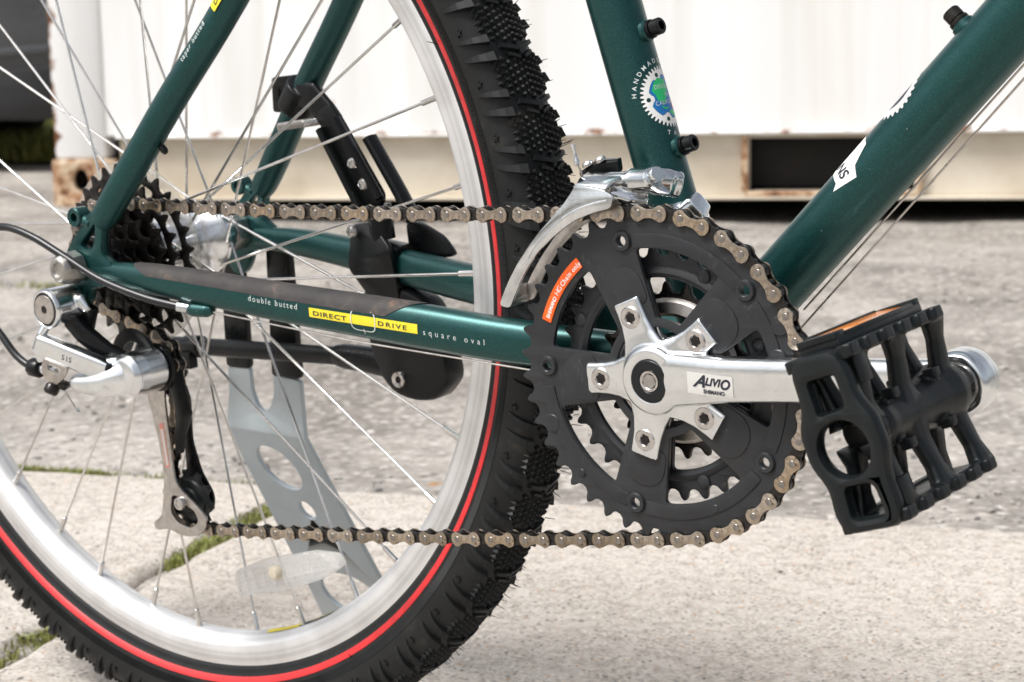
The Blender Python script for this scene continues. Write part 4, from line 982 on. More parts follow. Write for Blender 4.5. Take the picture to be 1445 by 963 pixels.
# sockets and bolts
for a in TABS:
    r = radians(a); c = BB+Vector((cos(r), 0, sin(r)))*33.6
    m = MB(); m.lathe([(2.9, -57.4), (2.9, -58.0), (3.3, -58.5), (5.3, -58.6), (6.0, -58.0), (6.0, -55)], (c.x, 0, c.z), seg=28, closed=True); bo = m.build('chainring_bolt', 'bolt', cr)
    m = MB(); m.lathe([(2.95, -58.2), (2.6, -57.9), (2.5, -56.2), (.01, -56.0)], (c.x, 0, c.z), seg=6); m.build('bolt_socket', 'greasy', cr)
m = MB(); m.lathe([(5.8, -61.5), (5.8, -63.0), (6.2, -63.4), (10.6, -63.4), (11.0, -63.0), (11.0, -61.5)], BB, seg=48, closed=True); m.build('dust_ring', 'plastic', cr)
m = MB(); m.lathe([(3.7, -61), (3.7, -62.6), (4.3, -63.3), (5.4, -63.3), (5.7, -62.8), (5.7, -61)], BB, seg=36, closed=True); m.build('crank_bolt', 'bolt', cr)
m = MB(); m.lathe([(4.0, -62.9), (3.8, -62.6), (3.7, -60.6), (.01, -60.4)], BB, seg=6); m.build('bolt_socket', 'nut', cr)
# sticker on the arm: laid on the real surface of the crank
from mathutils.bvhtree import BVHTree
def bvh_of(o):
    me = o.data; return BVHTree.FromPolygons([v.co*1000 for v in me.vertices], [p.vertices[:] for p in me.polygons])
cb = bvh_of(cr)
def on_crank(x, z, off):
    h = cb.ray_cast(Vector((x, -150, z)), Vector((0, 1, 0)), 200); return (x, (h[0].y if h[0] else -66)-off, z)
sc = BB+CA*38+Vector((0, 0, -1.2)); cz = Vector((-sin(LA-.10), 0, cos(LA-.10))); cxv = Vector((cos(LA-.10), 0, sin(LA-.10)))
def skn(off): return lambda u, v, w: on_crank(*(lambda p: (p.x, p.z))(sc+cxv*u+cz*v), off+w)
link('sticker', grid_mesh(-13.5, 14.5, -5.6, 5.4, 40, 18, skn(.22)), 'pale', cr)
link('lettering', text_mesh('A', 8.6, lambda u, v, w: skn(.42)(-9.5+u, -1.6+v, 0), .28, shear=.5, xscale=1.15), 'inkdark', cr)
link('lettering', text_mesh('LIVI', 5.4, lambda u, v, w: skn(.42)(-2.6+u, -.4+v, 0), .22, shear=.35, xscale=1.0, spacing=1.05), 'inkdark', cr)
link('lettering', text_mesh('O', 7.2, lambda u, v, w: skn(.42)(6.4+u, -1.4+v, 0), .25, shear=.3), 'inkdark', cr)
link('lettering', text_mesh('SHIMANO', 2.9, lambda u, v, w: skn(.42)(-3.6+u, -4.7+v, 0), .10), 'inkdark', cr)
# ---- pedal
PC = BB+CA*174.5; PL = Vector((-.35, 0, .937)); PT = Vector((.937, 0, .35))
def pp(l, y, t): return PC+PL*l+PT*t+Vector((0, y, 0))
def pedal():
    m = MB(); Y = Vector((0, 1, 0))
    # hub with flared ends
    m.lathe([(7, -163), (10.4, -161), (11.2, -157), (10.6, -151), (10.8, -140), (11.4, -124), (12.8, -106), (14.2, -97), (13.6, -91), (11.5, -88.5), (5, -88.5)], PC, seg=40)
    # cage bars top and bottom: plate and two rows of teeth
    for sg in (1, -1):
        for y0, y1 in ((-180, -94),):
            m.box(pp(sg*34.5, (y0+y1)/2, 0), (3.6, y1-y0, 22), PL, Y, PT)
        for st in (-1, 1):
            m.box(pp(sg*34.2, -137, st*11.5), (6.0, 86, 4.2), PL, Y, PT)
            for k in range(6):
                y = -176+k*15.2; m.box(pp(sg*34.4, y, st*14.0), (5.4, 7.6, 4.2), PL, Y, PT)
        # struts from hub to bar
        for y, w in ((-98, 5.2), (-135, 5.4), (-168, 5.0)):
            for st in (-1, 1):
                m.sweep([pp(sg*l, y+dy, st*t) for l, t, dy in ((4, 5.5, 0), (12, 6.2, 0), (24, 8.6, 0), (34, 10.5, 0))], [(5.0, w*1.9), (3.6, w*1.2), (3.2, w*1.0), (4.0, w*1.6)], 12, up=(0, 1, 0), ex=3)
        for y in (-112, -150):
            for st in (-1, 1): m.box(pp(sg*11.0, y, st*9), (4.6, 5.0, 6.5), PL, Y, PT)
    return m
pm = pedal()
pb = part(pm.build('pedal', 'plastic', None, remesh=.75, smooth_it=4), 'black resin cage pedal')
def pfn(y): return lambda u, v, w: tuple(pp(v*.95, y+w, u))
eo = round_poly([(-10, 40), (9, 39), (12.5, 30), (12.5, 17), (17, 8), (17.5, -6), (14, -18), (14.5, -32), (12, -40), (-13, -39), (-16, -31), (-14.5, -18), (-19, -7), (-19, 8), (-14, 18), (-13.5, 33)], 4.5, 4)
eh = [round_poly([(-6.5, 13.5), (5.5, 14.5), (5.5, 28), (-6.5, 28)], 1.6, 3), circle((-1, -3), 11.2, 36, 12.2), round_poly([(-7.5, -33), (7, -34), (6, -20), (-6.5, -19)], 3, 4)]
link('end_plate', shape_mesh([eo]+eh, 9.0, 3.2, pfn(-179)), 'plastic', pb)
# end plate wraps back along both edges
for sx in (-1, 1):
    for l0, l1, t in ((17, 37, 13.2), (-36, -17, 13.4)):
        m = MB(); m.box(pp((l0+l1)/2, -171.5, sx*t), (l1-l0-6, 9, 2.4), PL, (0, 1, 0), PT); m.build('end_rib', 'plastic', pb, bevel=.8)
m = MB(); m.lathe([(10.2, -160), (10.2, -164), (9.2, -165.4), (.01, -165.6)], PC, seg=36); m.build('bearing_cap', 'black', pb)
m = MB(); m.lathe([(6, -88), (8.6, -87), (8.6, -81), (6.4, -80.2)], PC, seg=28); m.lathe([(5, -90), (5, -70)], PC, seg=20); m.build('axle', 'bolt', pb)
# reflector on the upper bar
m = MB(); m.box(pp(38.2, -139, 0), (5.0, 74, 20), PL, (0, 1, 0), PT); hs_ = m.build('reflector_housing', 'plastic', pb, bevel=1.0)
PLt = (PL*.99+PT*.10).normalized(); PTt = (PT*.99-PL*.10).normalized(); m = MB(); m.box(pp(41.2, -137, 0), (1.6, 60, 15.5), PLt, (0, 1, 0), PTt); m.build('amber_lens', 'amber', hs_, bevel=.3)
for y, d in ((-172.5, (3.2, 8, 19)), (-104.5, (3.4, 6, 19))):
    m = MB(); m.box(pp(41.4, y, 0), d, PL, (0, 1, 0), PT); m.build('lens_frame', 'plastic', hs_, bevel=.6)
for t, lh in ((-8.9, 42.4), (8.9, 40.6)):
    m = MB(); m.box(pp(lh, -138.5, t), (2.6, 60, 2.2), PL, (0, 1, 0), PT); m.build('lens_frame', 'plastic', hs_, bevel=.5)
# ---- cassette
for i, n in enumerate((11, 13, 15, 18, 21, 24, 28)):
    y = -59.5+5*i; R = 12.7*n/(2*pi); lo = [gear_loop(n, (0, 0), tip=2.6, root=3.6, ph=.3*i), circle((0, 0), 15, 24)]
    if n >= 24:
        for k in range(7):
            a0 = k*360/7+i*9; lo.append(window((0, 0), a0, a0+360/7, 19.5, R-7.5, 2.6, 2.8, 3))
    s = part(link('sprocket', shape_mesh(lo, 1.9, .25, XZ(y)), 'cog'))
m = MB(); m.lathe([(8.5, -64.5), (15, -64.5), (15.5, -63), (17, -61), (17, -28), (8.5, -28)], (0, 0, 0), seg=28, closed=True); part(m.build('cassette_body', 'cog'))
gl = [circle((0, 0), 60.5, 90), circle((0, 0), 40, 40)]+[circle((50*cos(2*pi*k/20), 50*sin(2*pi*k/20)), 3, 12) for k in range(20)]
part(link('spoke_guard', shape_mesh(gl, 1.6, .4, XZ(-25.6)), 'disc'), 'clear plastic guard disc behind the sprockets')
# ---- chain
RB = 12.7*42/(2*pi); RC = 12.7*18/(2*pi); CY = -44.5
UPc, URr = Vector((33, 0, -67)), 19.0; LPc, LRr = Vector((51.5, 0, -154.5)), 19.0
path = []   # points every half millimetre from ring pin 0 backwards over the top run, round the sprocket and both pulleys
def tang(c0, r0, c1, r1, s0, s1):
    """tangent from circle 0 to circle 1 in the xz plane; s = +1 circle passed counter-clockwise (x towards z)"""
    d = Vector((c1.x-c0.x, c1.z-c0.z)); L = d.length; al = atan2(d.y, d.x)
    be = math.acos((s0*r0-s1*r1)/L)
    # normal direction n with s*r*n giving both touching points
    a = al-be
    n = Vector((cos(a), sin(a)))
    return (c0.x+n.x*r0*s0, c0.z+n.y*r0*s0), (c1.x+n.x*r1*s1, c1.z+n.y*r1*s1)
def arc_pts(c, r, pa, pb, s):
    a0, a1 = atan2(pa[1]-c.z, pa[0]-c.x), atan2(pb[1]-c.z, pb[0]-c.x)
    if s > 0:
        while a1 < a0: a1 += 2*pi
    else:
        while a1 > a0: a1 -= 2*pi
    n = max(2, int(abs(a1-a0)*r/.5)); return [(c.x+r*cos(lerp(a0, a1, k/n)), c.z+r*sin(lerp(a0, a1, k/n))) for k in range(n+1)]
def seg_pts(p, q, sag=0.0):
    n = max(2, int(hypot(q[0]-p[0], q[1]-p[1])/.5)); return [(lerp(p[0], q[0], k/n), lerp(p[1], q[1], k/n)-sag*4*(k/n)*(1-k/n)) for k in range(n+1)]
O = Vector((0, 0, 0))
# over the top towards the rear the ring and the sprocket are passed counter-clockwise, then the guide pulley clockwise, the lower pulley counter-clockwise
t1 = tang(BB, RB, O, RC, 1, 1); t2 = tang(O, RC, UPc, URr, 1, -1); t3 = tang(UPc, URr, LPc, LRr, -1, 1); t4 = tang(LPc, LRr, BB, RB, 1, 1)
p0 = (BB.x+RB*cos(TH0), BB.z+RB*sin(TH0))
pth = arc_pts(BB, RB, p0, t1[0], 1)+seg_pts(*t1, 3.4)+arc_pts(O, RC, t1[1], t2[0], 1)+seg_pts(*t2)+arc_pts(UPc, URr, t2[1], t3[0], -1)+seg_pts(*t3)+arc_pts(LPc, LRr, t3[1], t4[0], 1)+seg_pts(*t4, 2.0)+arc_pts(BB, RB, t4[1], p0, 1)
Lt = sum(hypot(pth[i+1][0]-pth[i][0], pth[i+1][1]-pth[i][1]) for i in range(len(pth)-1)); NP = int(round(Lt/12.7/2))*2; stp = Lt/NP
pins = []; acc = 0; nxt = 0
for i in range(len(pth)-1):
    a, b_ = pth[i], pth[i+1]; d = hypot(b_[0]-a[0], b_[1]-a[1])
    while nxt <= acc+d+1e-9 and len(pins) < NP:
        t = (nxt-acc)/d if d > 1e-9 else 0; pins.append((lerp(a[0], b_[0], t), lerp(a[1], b_[1], t))); nxt += stp
    acc += d
def chain_y(x): return lerp(CY, -53.2, max(0, min(1, (x-10)/340)))
chain = grp('chain', 'greasy nickel roller chain')
def link_outline(rr, wst, L=12.7):
    P = []
    for k in range(13): a = pi/2+pi*k/12; P.append((rr*cos(a), rr*sin(a)))
    P += [(L*.30, -wst*1.1), (L*.5, -wst), (L*.70, -wst*1.1)]
    for k in range(13): a = -pi/2+pi*k/12; P.append((L+rr*cos(a), rr*sin(a)))
    P += [(L*.70, wst*1.1), (L*.5, wst), (L*.30, wst*1.1)]
    return P
def merge(parts):
    bm = bmesh.new(); ms = []
    for me, mat in parts:
        n0 = len(bm.faces); bm.from_mesh(me); bm.faces.ensure_lookup_table()
        if mat not in ms: ms.append(mat)
        for f in bm.faces[n0:]: f.material_index = ms.index(mat)
    me = bpy.data.meshes.new('link'); bm.to_mesh(me); bm.free()
    for x in ms: me.materials.append(M[x])
    me.polygons.foreach_set('use_smooth', [True]*len(me.polygons)); me.set_sharp_from_angle(angle=radians(35)); return me
def cylm(x, r, y0, y1, seg=18, ch=.3):
    m = MB(); s = 1 if y1 > y0 else -1; m.lathe([(r-ch, y0), (r, y0+s*ch), (r, y1-s*ch), (r-ch, y1)], (x, 0, 0), seg=seg); return m.mesh()
lo_ = link_outline(4.35, 2.25)
outer_me = merge([(shape_mesh([lo_], 1.0, .28, XZ(-2.95)), 'nickel'), (shape_mesh([lo_], 1.0, .28, XZ(2.95)), 'nickel')]+[(cylm(x, 1.85, -3.72, 3.72, 16,   .12), 'pin') for x in (0, 12.7)])
li_ = link_outline(4.25, 2.9)
inner_me = merge([(shape_mesh([li_], .95, .25, XZ(-1.9)), 'greasy'), (shape_mesh([li_], .95, .25, XZ(1.9)), 'greasy')]+[(cylm(x, 3.85, -1.4, 1.4, 18), 'greasy') for x in (0, 12.7)])
for i in range(NP):
    a, c = pins[i], pins[(i+1) % NP]
    A = Vector((a[0], chain_y(a[0]), a[1])); B_ = Vector((c[0], chain_y(c[0]), c[1])); X = (B_-A).normalized(); Z = Vector((0, 1, 0)).cross(X)*-1
    Yv = Vector((0, 1, 0)); Yv = (Yv-X*Yv.dot(X)).normalized(); Z = X.cross(Yv)
    # the walk goes backwards from pin 0: the first link (0 to -1) is an outer one
    ou = i % 2 == 0
    o = bpy.data.objects.new('outer_link' if ou else 'inner_link', outer_me if ou else inner_me); scene.collection.objects.link(o); o.parent = chain
    mt = Matrix((X, Yv, Z)).transposed().to_4x4(); mt.translation = A*.001
    o.matrix_local = mt
# ---- front derailleur
fd = grp('front_derailleur', 'chromed front derailleur over the chainrings')
FP = [(382.5, 62.9), (399.6, 60.7), (405.9, 58.1), (404.3, 51.7), (394.2, 49.3), (383.2, 45.4), (374.4, 40.1), (366.8, 34.7), (357.6, 27.2), (350.1, 18.7), (343.9, 10.1), (339.5, 2.7), (335.8, -4.5), (328.7, -3.8), (330.4, 1.0), (336.3, 10.7), (343.3, 20.3), (351.6, 29.9), (359.6, 38.4), (367.5, 45.7), (374.0, 51.9), (379.2, 58.1)]
def fdy(y):      # the plate bellies out around the middle of its height
    return lambda u, v, w: (u, y+w-1.6*sin(pi*max(0, min(1, (v-5)/55))), v)
link('outer_cage', shape_mesh([round_poly(FP, 2.5, 3)], 1.8, .45, fdy(-62)), 'chrome', fd)
ridge = [(402, 55.5), (392, 53.2), (382, 49.5), (372, 43.8), (363, 36.2), (356, 29.2), (351.5, 23)]
m = MB(); m.sweep(spline([(x, -62.2-1.6*sin(pi*max(0, min(1, (z-5)/55))), z) for x, z in ridge], 4), [(1.0, 1.0)]*25, 10); m.build('cage_ridge', 'chrome', fd)
IP = [(x+2, z+1) for x, z in FP]
link('inner_cage', shape_mesh([round_poly(IP, 2.5, 3)], 1.6, .4, XZ(-44.5)), 'steel', fd)
m = MB(); m.cyl((331.5, -61, -2), (333, -45, -2), 2.6, seg=16); m.box((333, -53, 2), (3, 16, 8)); m.build('cage_spacer', 'steel', fd, bevel=.5)
m = MB()
top = [[(380, -62.6, 61.5), (383, -62.4, 63.6), (382, -58, 66), (379, -46, 67.5)], [(390, -62.6, 60.6), (391, -62.4, 62.9), (391, -58, 65.6), (390, -46, 67.6)], [(400, -62.6, 59.2), (401, -62.4, 61.6), (402, -58, 64.6), (403, -46, 66.6)]]
vs = [p for r in top for p in r]; fs = [(i*4+k, i*4+k+1, i*4+k+5, i*4+k+4) for i in range(2) for k in range(3)]
me = MB().add(vs, fs).mesh(); o = link('cage_bridge', me, 'chrome', fd, angle=60); md = o.modifiers.new('s', 'SOLIDIFY'); md.thickness = .0018; md.offset = -1
md = o.modifiers.new('b', 'BEVEL'); md.width = .0006; md.segments = 2
m = MB()
m.sweep(spline([(392, -47, 63), (400, -44, 63), (409, -39, 62.5), (416, -33, 61.5), (421, -26, 59)], 4), [(7.0, 4.6)]*5+[(8.0, 6.2)]*5+[(7.5, 7.2)]*4+[(6, 7)]*3, 20, up=(0, 0, 1), ex=2.6)
m.sweep([(396, -52, 58), (404, -47, 54), (410, -40, 52)], [(4, 3), (5, 4), (4, 4)], 14, up=(0, 0, 1))
body = m.build('linkage_body', 'chrome', fd, remesh=.7, smooth_it=5)
m = MB(); m.lathe([(2, 0), (5.2, 0), (5.6, .8), (5.0, 2.0), (2.6, 2.2)], (415.5, -42, 64.5), (.8, -.42, .42), 24); m.build('anchor_washer', 'chrome', fd)
m = MB(); m.lathe([(4.0, 1), (4.3, 2), (4.3, 5.2), (3.6, 6.2), (.01, 6.3)], (416.2, -42.4, 64.9), (.8, -.42, .42), 20); m.build('anchor_bolt', 'polish', fd)
m = MB(); m.sweep([(420, -44, 60.5), (425, -46, 58.5), (429, -46.5, 57.6)], [(4.2, 1.2), (3.4, 1.0), (1.0, .8)], 12, up=(0, 0, 1)); m.build('lever_tip', 'chrome', fd)
m = MB(); m.lathe([(14.5, 66), (17.0, 66.3), (17.4, 67.5), (17.4, 82), (17.0, 83.2), (14.5, 83.5)], BB, (-.279, 0, .960), 48, closed=True); m.build('clamp_band', 'polish', fd)
m = MB(); p = ST(84, radians(28), 20); q = ST(86, radians(5), 21)
m.box(ST(75, radians(70), 19.5), (8, 7, 15), (1, 0, 0), (0, 1, 0), (-.279, 0, .96)); m.sweep([ST(75, radians(40), 16), ST(77, radians(22), 19), ST(81, radians(2), 19.5)], [(5, 7), (5.5, 8), (3, 6)], 16, up=(-.279, 0, .96), ex=3); m.build('clamp_lug', 'polish', fd, remesh=.6)
m = MB(); c = ST(76, radians(62), 24); m.lathe([(2.4, 0), (4.2, .4), (4.4, 3.6), (3.6, 4.6), (.01, 4.6)], c, (.35, -.9, 0), 20); m.build('clamp_bolt', 'bolt', fd)
m = MB(); m.cyl((376.5, -47, 64), (374.6, -50, 74), .6, seg=8); m.build('cable', 'steel', fd)
m = MB(); m.lathe([(1.0, 0), (1.5, .4), (1.5, 2.6), (1.1, 3.4), (1.0, 9), (1.35, 9.6), (1.3, 11)], (375.2, -49.8, 71), (-.16, -.10, 1), 12); m.build('cable_end', 'polish', fd)
m = MB(); m.sweep([(370, -38, 63), (378, -34, 68), (388, -30, 69)], [(5, 3.2), (6, 4.2), (5, 3.5)], 14, up=(0, 0, 1), ex=4); m.build('stop_block', 'black', fd)
for x, y in ((375, -40), (381, -37)):
    m = MB(); m.lathe([(3.1, 0), (3.0, 1.6), (2.2, 2.4), (.01, 2.5)], (x, y, 69.5+(x-375)*.35), (-.35, -.3, .9), 16); m.build('limit_screw', 'bolt', fd)
# ---- rear derailleur
rd = grp('rear_derailleur', 'silver rear derailleur with black pulleys')
HB = (-7, -24)
m = MB(); m.lathe([(8, -74.5), (11.8, -75), (12.6, -77), (12.8, -96), (12.0, -98.6), (10.9, -99), (10.6, -97.6), (6, -97.6)], (HB[0], 0, HB[1]), seg=40)
m.sweep([(HB[0]+2, -80, HB[1]+4), (HB[0]+14, -80, HB[1]+3), (HB[0]+19, -80, HB[1]-3)], [(5, 7), (4, 5), (2, 3)], 14, up=(0, 0, 1)); m.build('mount_knuckle', 'polish', rd, remesh=.6, smooth_it=3)
m = MB(); m.lathe([(10.4, -97.7), (10.4, -98.4), (9.4, -98.4), (9.4, -97.7)], (HB[0], 0, HB[1]), seg=36, closed=True); m.build('seal_ring', 'black', rd)
m = MB(); m.lathe([(2.6, -97), (2.6, -99.0), (9.0, -99.0), (9.3, -98.4), (9.3, -97)], (HB[0], 0, HB[1]), seg=36, closed=True); m.build('mount_bolt', 'steel', rd)
m = MB(); m.lathe([(2.7, -98.6), (2.5, -95), (.01, -95)], (HB[0], 0, HB[1]), seg=6); m.build('bolt_socket', 'greasy', rd)
m = MB(); m.sweep([(-3, -82, -32), (6, -80, -42), (18, -74, -54), (28, -66, -62)], [(5, 6), (5.0, 6), (5, 6), (5, 6)], 14, up=(0, 0, 1), ex=4); m.build('inner_link', 'black', rd, remesh=.7, smooth_it=2)
m = MB(); m.box((4, -74, -33), (10, 7, 18), (.9, 0, -.4), (0, 1, 0), (.4, 0, .9)); m.build('tension_screw_block', 'black', rd, bevel=1.2)
# outer parallelogram link, with letters cut in its face
la, lb = Vector((-15, -99.5, -46)), Vector((30, -84, -63)); lx = (lb-la).normalized(); lz = Vector((.33, 0.05, .94)); lz = (lz-lx*lz.dot(lx)).normalized(); ly = lx.cross(lz)
if ly.y > 0: ly = -ly
def lfn(u, v, w): return tuple(la+lx*u+lz*v+ly*w)
LL = (lb-la).length
m = MB(); m.sweep([la+lx*t*LL for t in (0, .1, .9, 1)], [(4.2, 6.0), (5.2, 7.2), (5.2, 6.8), (4.6, 6.2)], 24, up=lz, ex=5); m.build('outer_link', 'polish', rd)
link('lettering', text_mesh('SIS', 5.0, lambda u, v, w: lfn(20+u, v-2.0, 5.3+w), 0.02, spacing=1.3), 'inkdark', rd)
m = MB(); m.box(lb+lx*1.6, (4.4, 9.6, 12.4), lx, ly, lz); m.build('pivot_cap', 'black', rd, bevel=1.6)
m = MB(); m.sweep([(HB[0]-3, -95, HB[1]-10), (-13, -98, -40), (-17, -99, -50), (-15, -98, -58)], [(3.0, 3.5), (3.0, 3.0), (4, 4.5), (3, 4)], 14, up=(1, 0, 0)); m.build('barrel_arm', 'polish', rd, remesh=.6, smooth_it=3)
pl = round_poly([(8, -5.5), (26, -6), (25, -13), (20, -20), (12, -20), (7.5, -13)], 1.6, 3)
link('anchor_plate', shape_mesh([pl, round_poly([(11.5, -8), (21, -8.4), (20, -12.2), (12.5, -12)], 1, 3)], 2.2, .4, lambda u, v, w: lfn(u, v, w+4.9)), 'steel', rd)
m = MB(); m.lathe([(2.6, 0), (4.6, .4), (4.8, 5), (3.6, 6.4), (.01, 6.5)], lfn(17, -22, 3), tuple(ly*.5-lz*.7), 16); m.box(lfn(20, -20, 2), (12, 7, 4), lx, ly, lz); m.build('anchor_bolt', 'greasy', rd, bevel=.5)
m = MB(); m.cyl(lfn(23, -21, 3), lfn(36, -32, 3.5), .55, seg=8); m.build('cable', 'steel', rd)
m = MB(); m.lathe([(1.0, 0), (1.5, .5), (1.5, 3.4), (1.0, 4)], lfn(35, -31, 3.5), tuple(lx*.75-lz*.65), 10); m.build('cable_end', 'polish', rd)
# barrel adjuster
ba = Vector((-33, -94, -64)); bx = Vector((1, .02, -.06)).normalized()
m = MB(); m.lathe([(3.2, 0), (5.8, .8), (6.2, 2), (6.2, 9), (5.2, 10.5), (3, 10.6)], ba, bx, 10); m.build('barrel_adjuster', 'black', rd, bevel=.5)
m = MB(); m.lathe([(3.3, 10.2), (3.4, 18), (2.4, 18.6), (2.4, 24)], ba, bx, 16); m.build('adjuster_screw', 'polish', rd)
# pivot knuckle: big polished elbow down to the cage pivot
m = MB(); m.lathe([(6, -84), (11, -83), (13.6, -79), (14.2, -72), (14.2, -57.5), (13, -55.6), (6, -55.2)], (42, 0, -66), seg=44)
m.sweep(spline([(4, -91, -71), (14, -88, -72), (26, -84, -71), (36, -78, -68), (42, -70, -66)], 4), [(lerp(5.0, 13, k/16), lerp(4.6, 13.4, k/16)) for k in range(17)], 20, up=(0, 0, 1), ex=2.3)
m.sweep([(20, -86, -61), (32, -80, -58), (40, -72, -58)], [(4, 3.5), (5, 4), (6, 5)], 14, up=(0, 0, 1))
m.build('pivot_knuckle', 'polish', rd, remesh=.7, smooth_it=5)
m = MB(); m.lathe([(12.0, -55.4), (15.4, -55.2), (15.6, -53.4), (12, -53.2)], (42, 0, -66), seg=36); m.build('pivot_seal', 'black', rd)
# pulley cage: outer steel plate, inner dark plate
CF = [(31, -62), (27.7, -81.4), (30.9, -96.0), (35.0, -114.3), (37.0, -133.0), (35.6, -147.4), (30.9, -166.2), (22.0, -171.8), (24.0, -176.9), (37.2, -173.9), (47.5, -177.1), (60.2, -176.2), (70.1, -170.4), (73.8, -161.9), (63.9, -153.9), (51.8, -146.1), (47.2, -141.1), (45.5, -129.5), (45.1, -108.5), (44.6, -85.3), (50, -62)]
CW = [(42.5, -150.7), (39.6, -162.1), (46.0, -168.8), (57.6, -170.9), (65.6, -165.4), (63.2, -158.7), (54.5, -155.2), (47.2, -150.5)]
cage = link('outer_cage_plate', shape_mesh([round_poly(CF, 4, 4), round_poly(CW, 3, 4)], 2.0, .45, XZ(-52.6)), 'steel', rd)
link('sticker', shape_mesh([round_poly([(37.6, -103.4), (41.6, -102.6), (43.9, -131.8), (40.0, -132.6)], .6, 2)], .16, .05, XZ(-53.75)), 'salmon', rd)
link('sticker', shape_mesh([round_poly([(38.6, -107), (41.0, -106.6), (43.2, -130.4), (41.0, -130.8)], .5, 2)], .1, .03, XZ(-53.9)), 'pale', rd)
ic = round_poly([(20, -58), (18, -72), (26, -86), (36, -98), (41, -125), (40, -148), (42, -162), (52, -168), (62, -163), (64, -152), (54, -138), (48, -118), (49, -100), (50, -90), (46, -80), (44, -58)], 5, 4)
link('inner_cage_plate', shape_mesh([ic], 2.0, .4, XZ(-36.2)), 'black', rd)
m = MB(); m.sweep([(50, -48, -62), (53, -48, -80), (55, -47, -97), (48, -46, -112), (46, -46, -124)], [(5, 3), (5, 3.4), (5, 4), (4, 2.6), (3, 1.5)], 14, up=(1, 0, 0), ex=4); m.build('chain_guide', 'black', rd, remesh=.8, smooth_it=2)
m = MB(); m.sweep([(28+18*cos(radians(a)), -60, -66+21*sin(radians(a))) for a in range(20, 175, 12)], [(4.4, 1.2)]*13, 12, up=(0, 1, 0), ex=4); m.build('guard_loop', 'black', rd)
def pulley(c):
    g = link('pulley', shape_mesh([gear_loop(10, (c.x, c.z), tip=.2, root=3.2, ph=.2, pr=19.0), circle((c.x, c.z), 3, 16)], 2.4, .4, XZ(CY)), 'plastic', rd)
    m = MB(); m.lathe([(3, CY-4), (7.5, CY-4), (8.5, CY-2.6), (13, CY-2.2), (14.2, CY-1.0), (14.2, CY+1.0), (8, CY+4), (3, CY+4)], (c.x, 0, c.z), seg=32, closed=True); m.build('pulley_body', 'plastic', rd)
    m = MB(); m.lathe([(2.4, -36), (2.4, -53), (4.4, -53.4), (4.6, -54.6), (4.0, -56.6), (2.6, -57), (2.1, -56), (.01, -55.6)], (c.x, 0, c.z), seg=20); m.build('pulley_bolt', 'bolt', rd)
pulley(UPc); pulley(LPc)
# ---- derailleur cable housing loop and stop under the stay
hp = spline([(97, -70, -21), (84, -74, -19), (62, -79, -14.3), (30, -83, -5), (0, -86, 9), (-26, -88, 20), (-50, -90, 25), (-76, -92, 20), (-94, -94, 6), (-95, -95, -12), (-78, -95, -29), (-60, -95, -44), (-47.5, -95, -56), (-38, -94.5, -62), (-31, -94, -64)], 8)
m = MB(); m.sweep(hp, 2.5, 14); part(m.build('cable_housing', 'housing'))
m = MB(); m.sweep([(88.5, -73.6, -19.7), (95.5, -70.8, -20.8)], 3.2, 16); part(m.build('ferrule', 'chrome'))
m = MB(); m.sweep([(94, -70.8, -21.2), (98, -69.8, -21.6), (108, -68, -21.8), (112, -67, -21)], [(3.2, 3.2), (4.4, 4.4), (4.4, 4.2), (2.6, 2.8)], 18, up=(0, 0, 1)); part(m.build('cable_stop', 'green', None, remesh=.5, smooth_it=3))
m = MB(); m.sweep([(108, -68, -22), (215, -57, -33.6), (330, -42, -43), (415, -22, -56)], .62, 8); part(m.build('shift_cable', 'steel'))
# ---- folded kickstand on the left stays
ks = grp('kickstand', 'black kickstand folded up along the left stay')
sl = Vector((74, 62, 92)); sd_ = Vector((49, -7.5, 59)).normalized()
m = MB(); m.lathe([(10.2, -10), (13.0, -9.5), (13.0, 9.5), (10.2, 10)], sl, tuple(sd_), 28); m.sweep([sl+Vector((6, -8, 4)), sl+Vector((18, -9, 3)), sl+Vector((30, -9, -9)), sl+Vector((36, -8, -16))], [(3, 9), (3, 9), (3, 9), (3, 8)], 14, up=(0.5, 0, .8), ex=4); m.build('stay_clamp', 'black', ks, remesh=.9, smooth_it=2)
lo2 = [round_poly([(45, 105), (44, 82), (61, 82), (61, 90), (51, 90), (51, 98), (65, 98), (69, 107)], 2.5, 3)]
link('clamp_tongue', shape_mesh(lo2, 6, .8, XZ(68)), 'black', ks)
m = MB(); m.lathe([(2.2, -8), (2.6, -7.6), (2.6, 9), (2.0, 9.4)], (96, 52, 78), (-.62, -.78, -.08), 14); m.build('clamp_bolt', 'bolt', ks)
m = MB(); m.lathe([(2.2, -8), (2.6, -7.6), (2.6, 14), (2.0, 14.4)], (88, 44, 77.5), (-.62, -.78, -.08), 14); m.build('clamp_bolt', 'steel', ks)
m = MB(); m.lathe([(5.2, 0), (5.2, 3.5), (3.8, 4.6)], (106, 54, 79), (.62, .78, .08), 6); m.build('clamp_nut', 'bolt', ks)
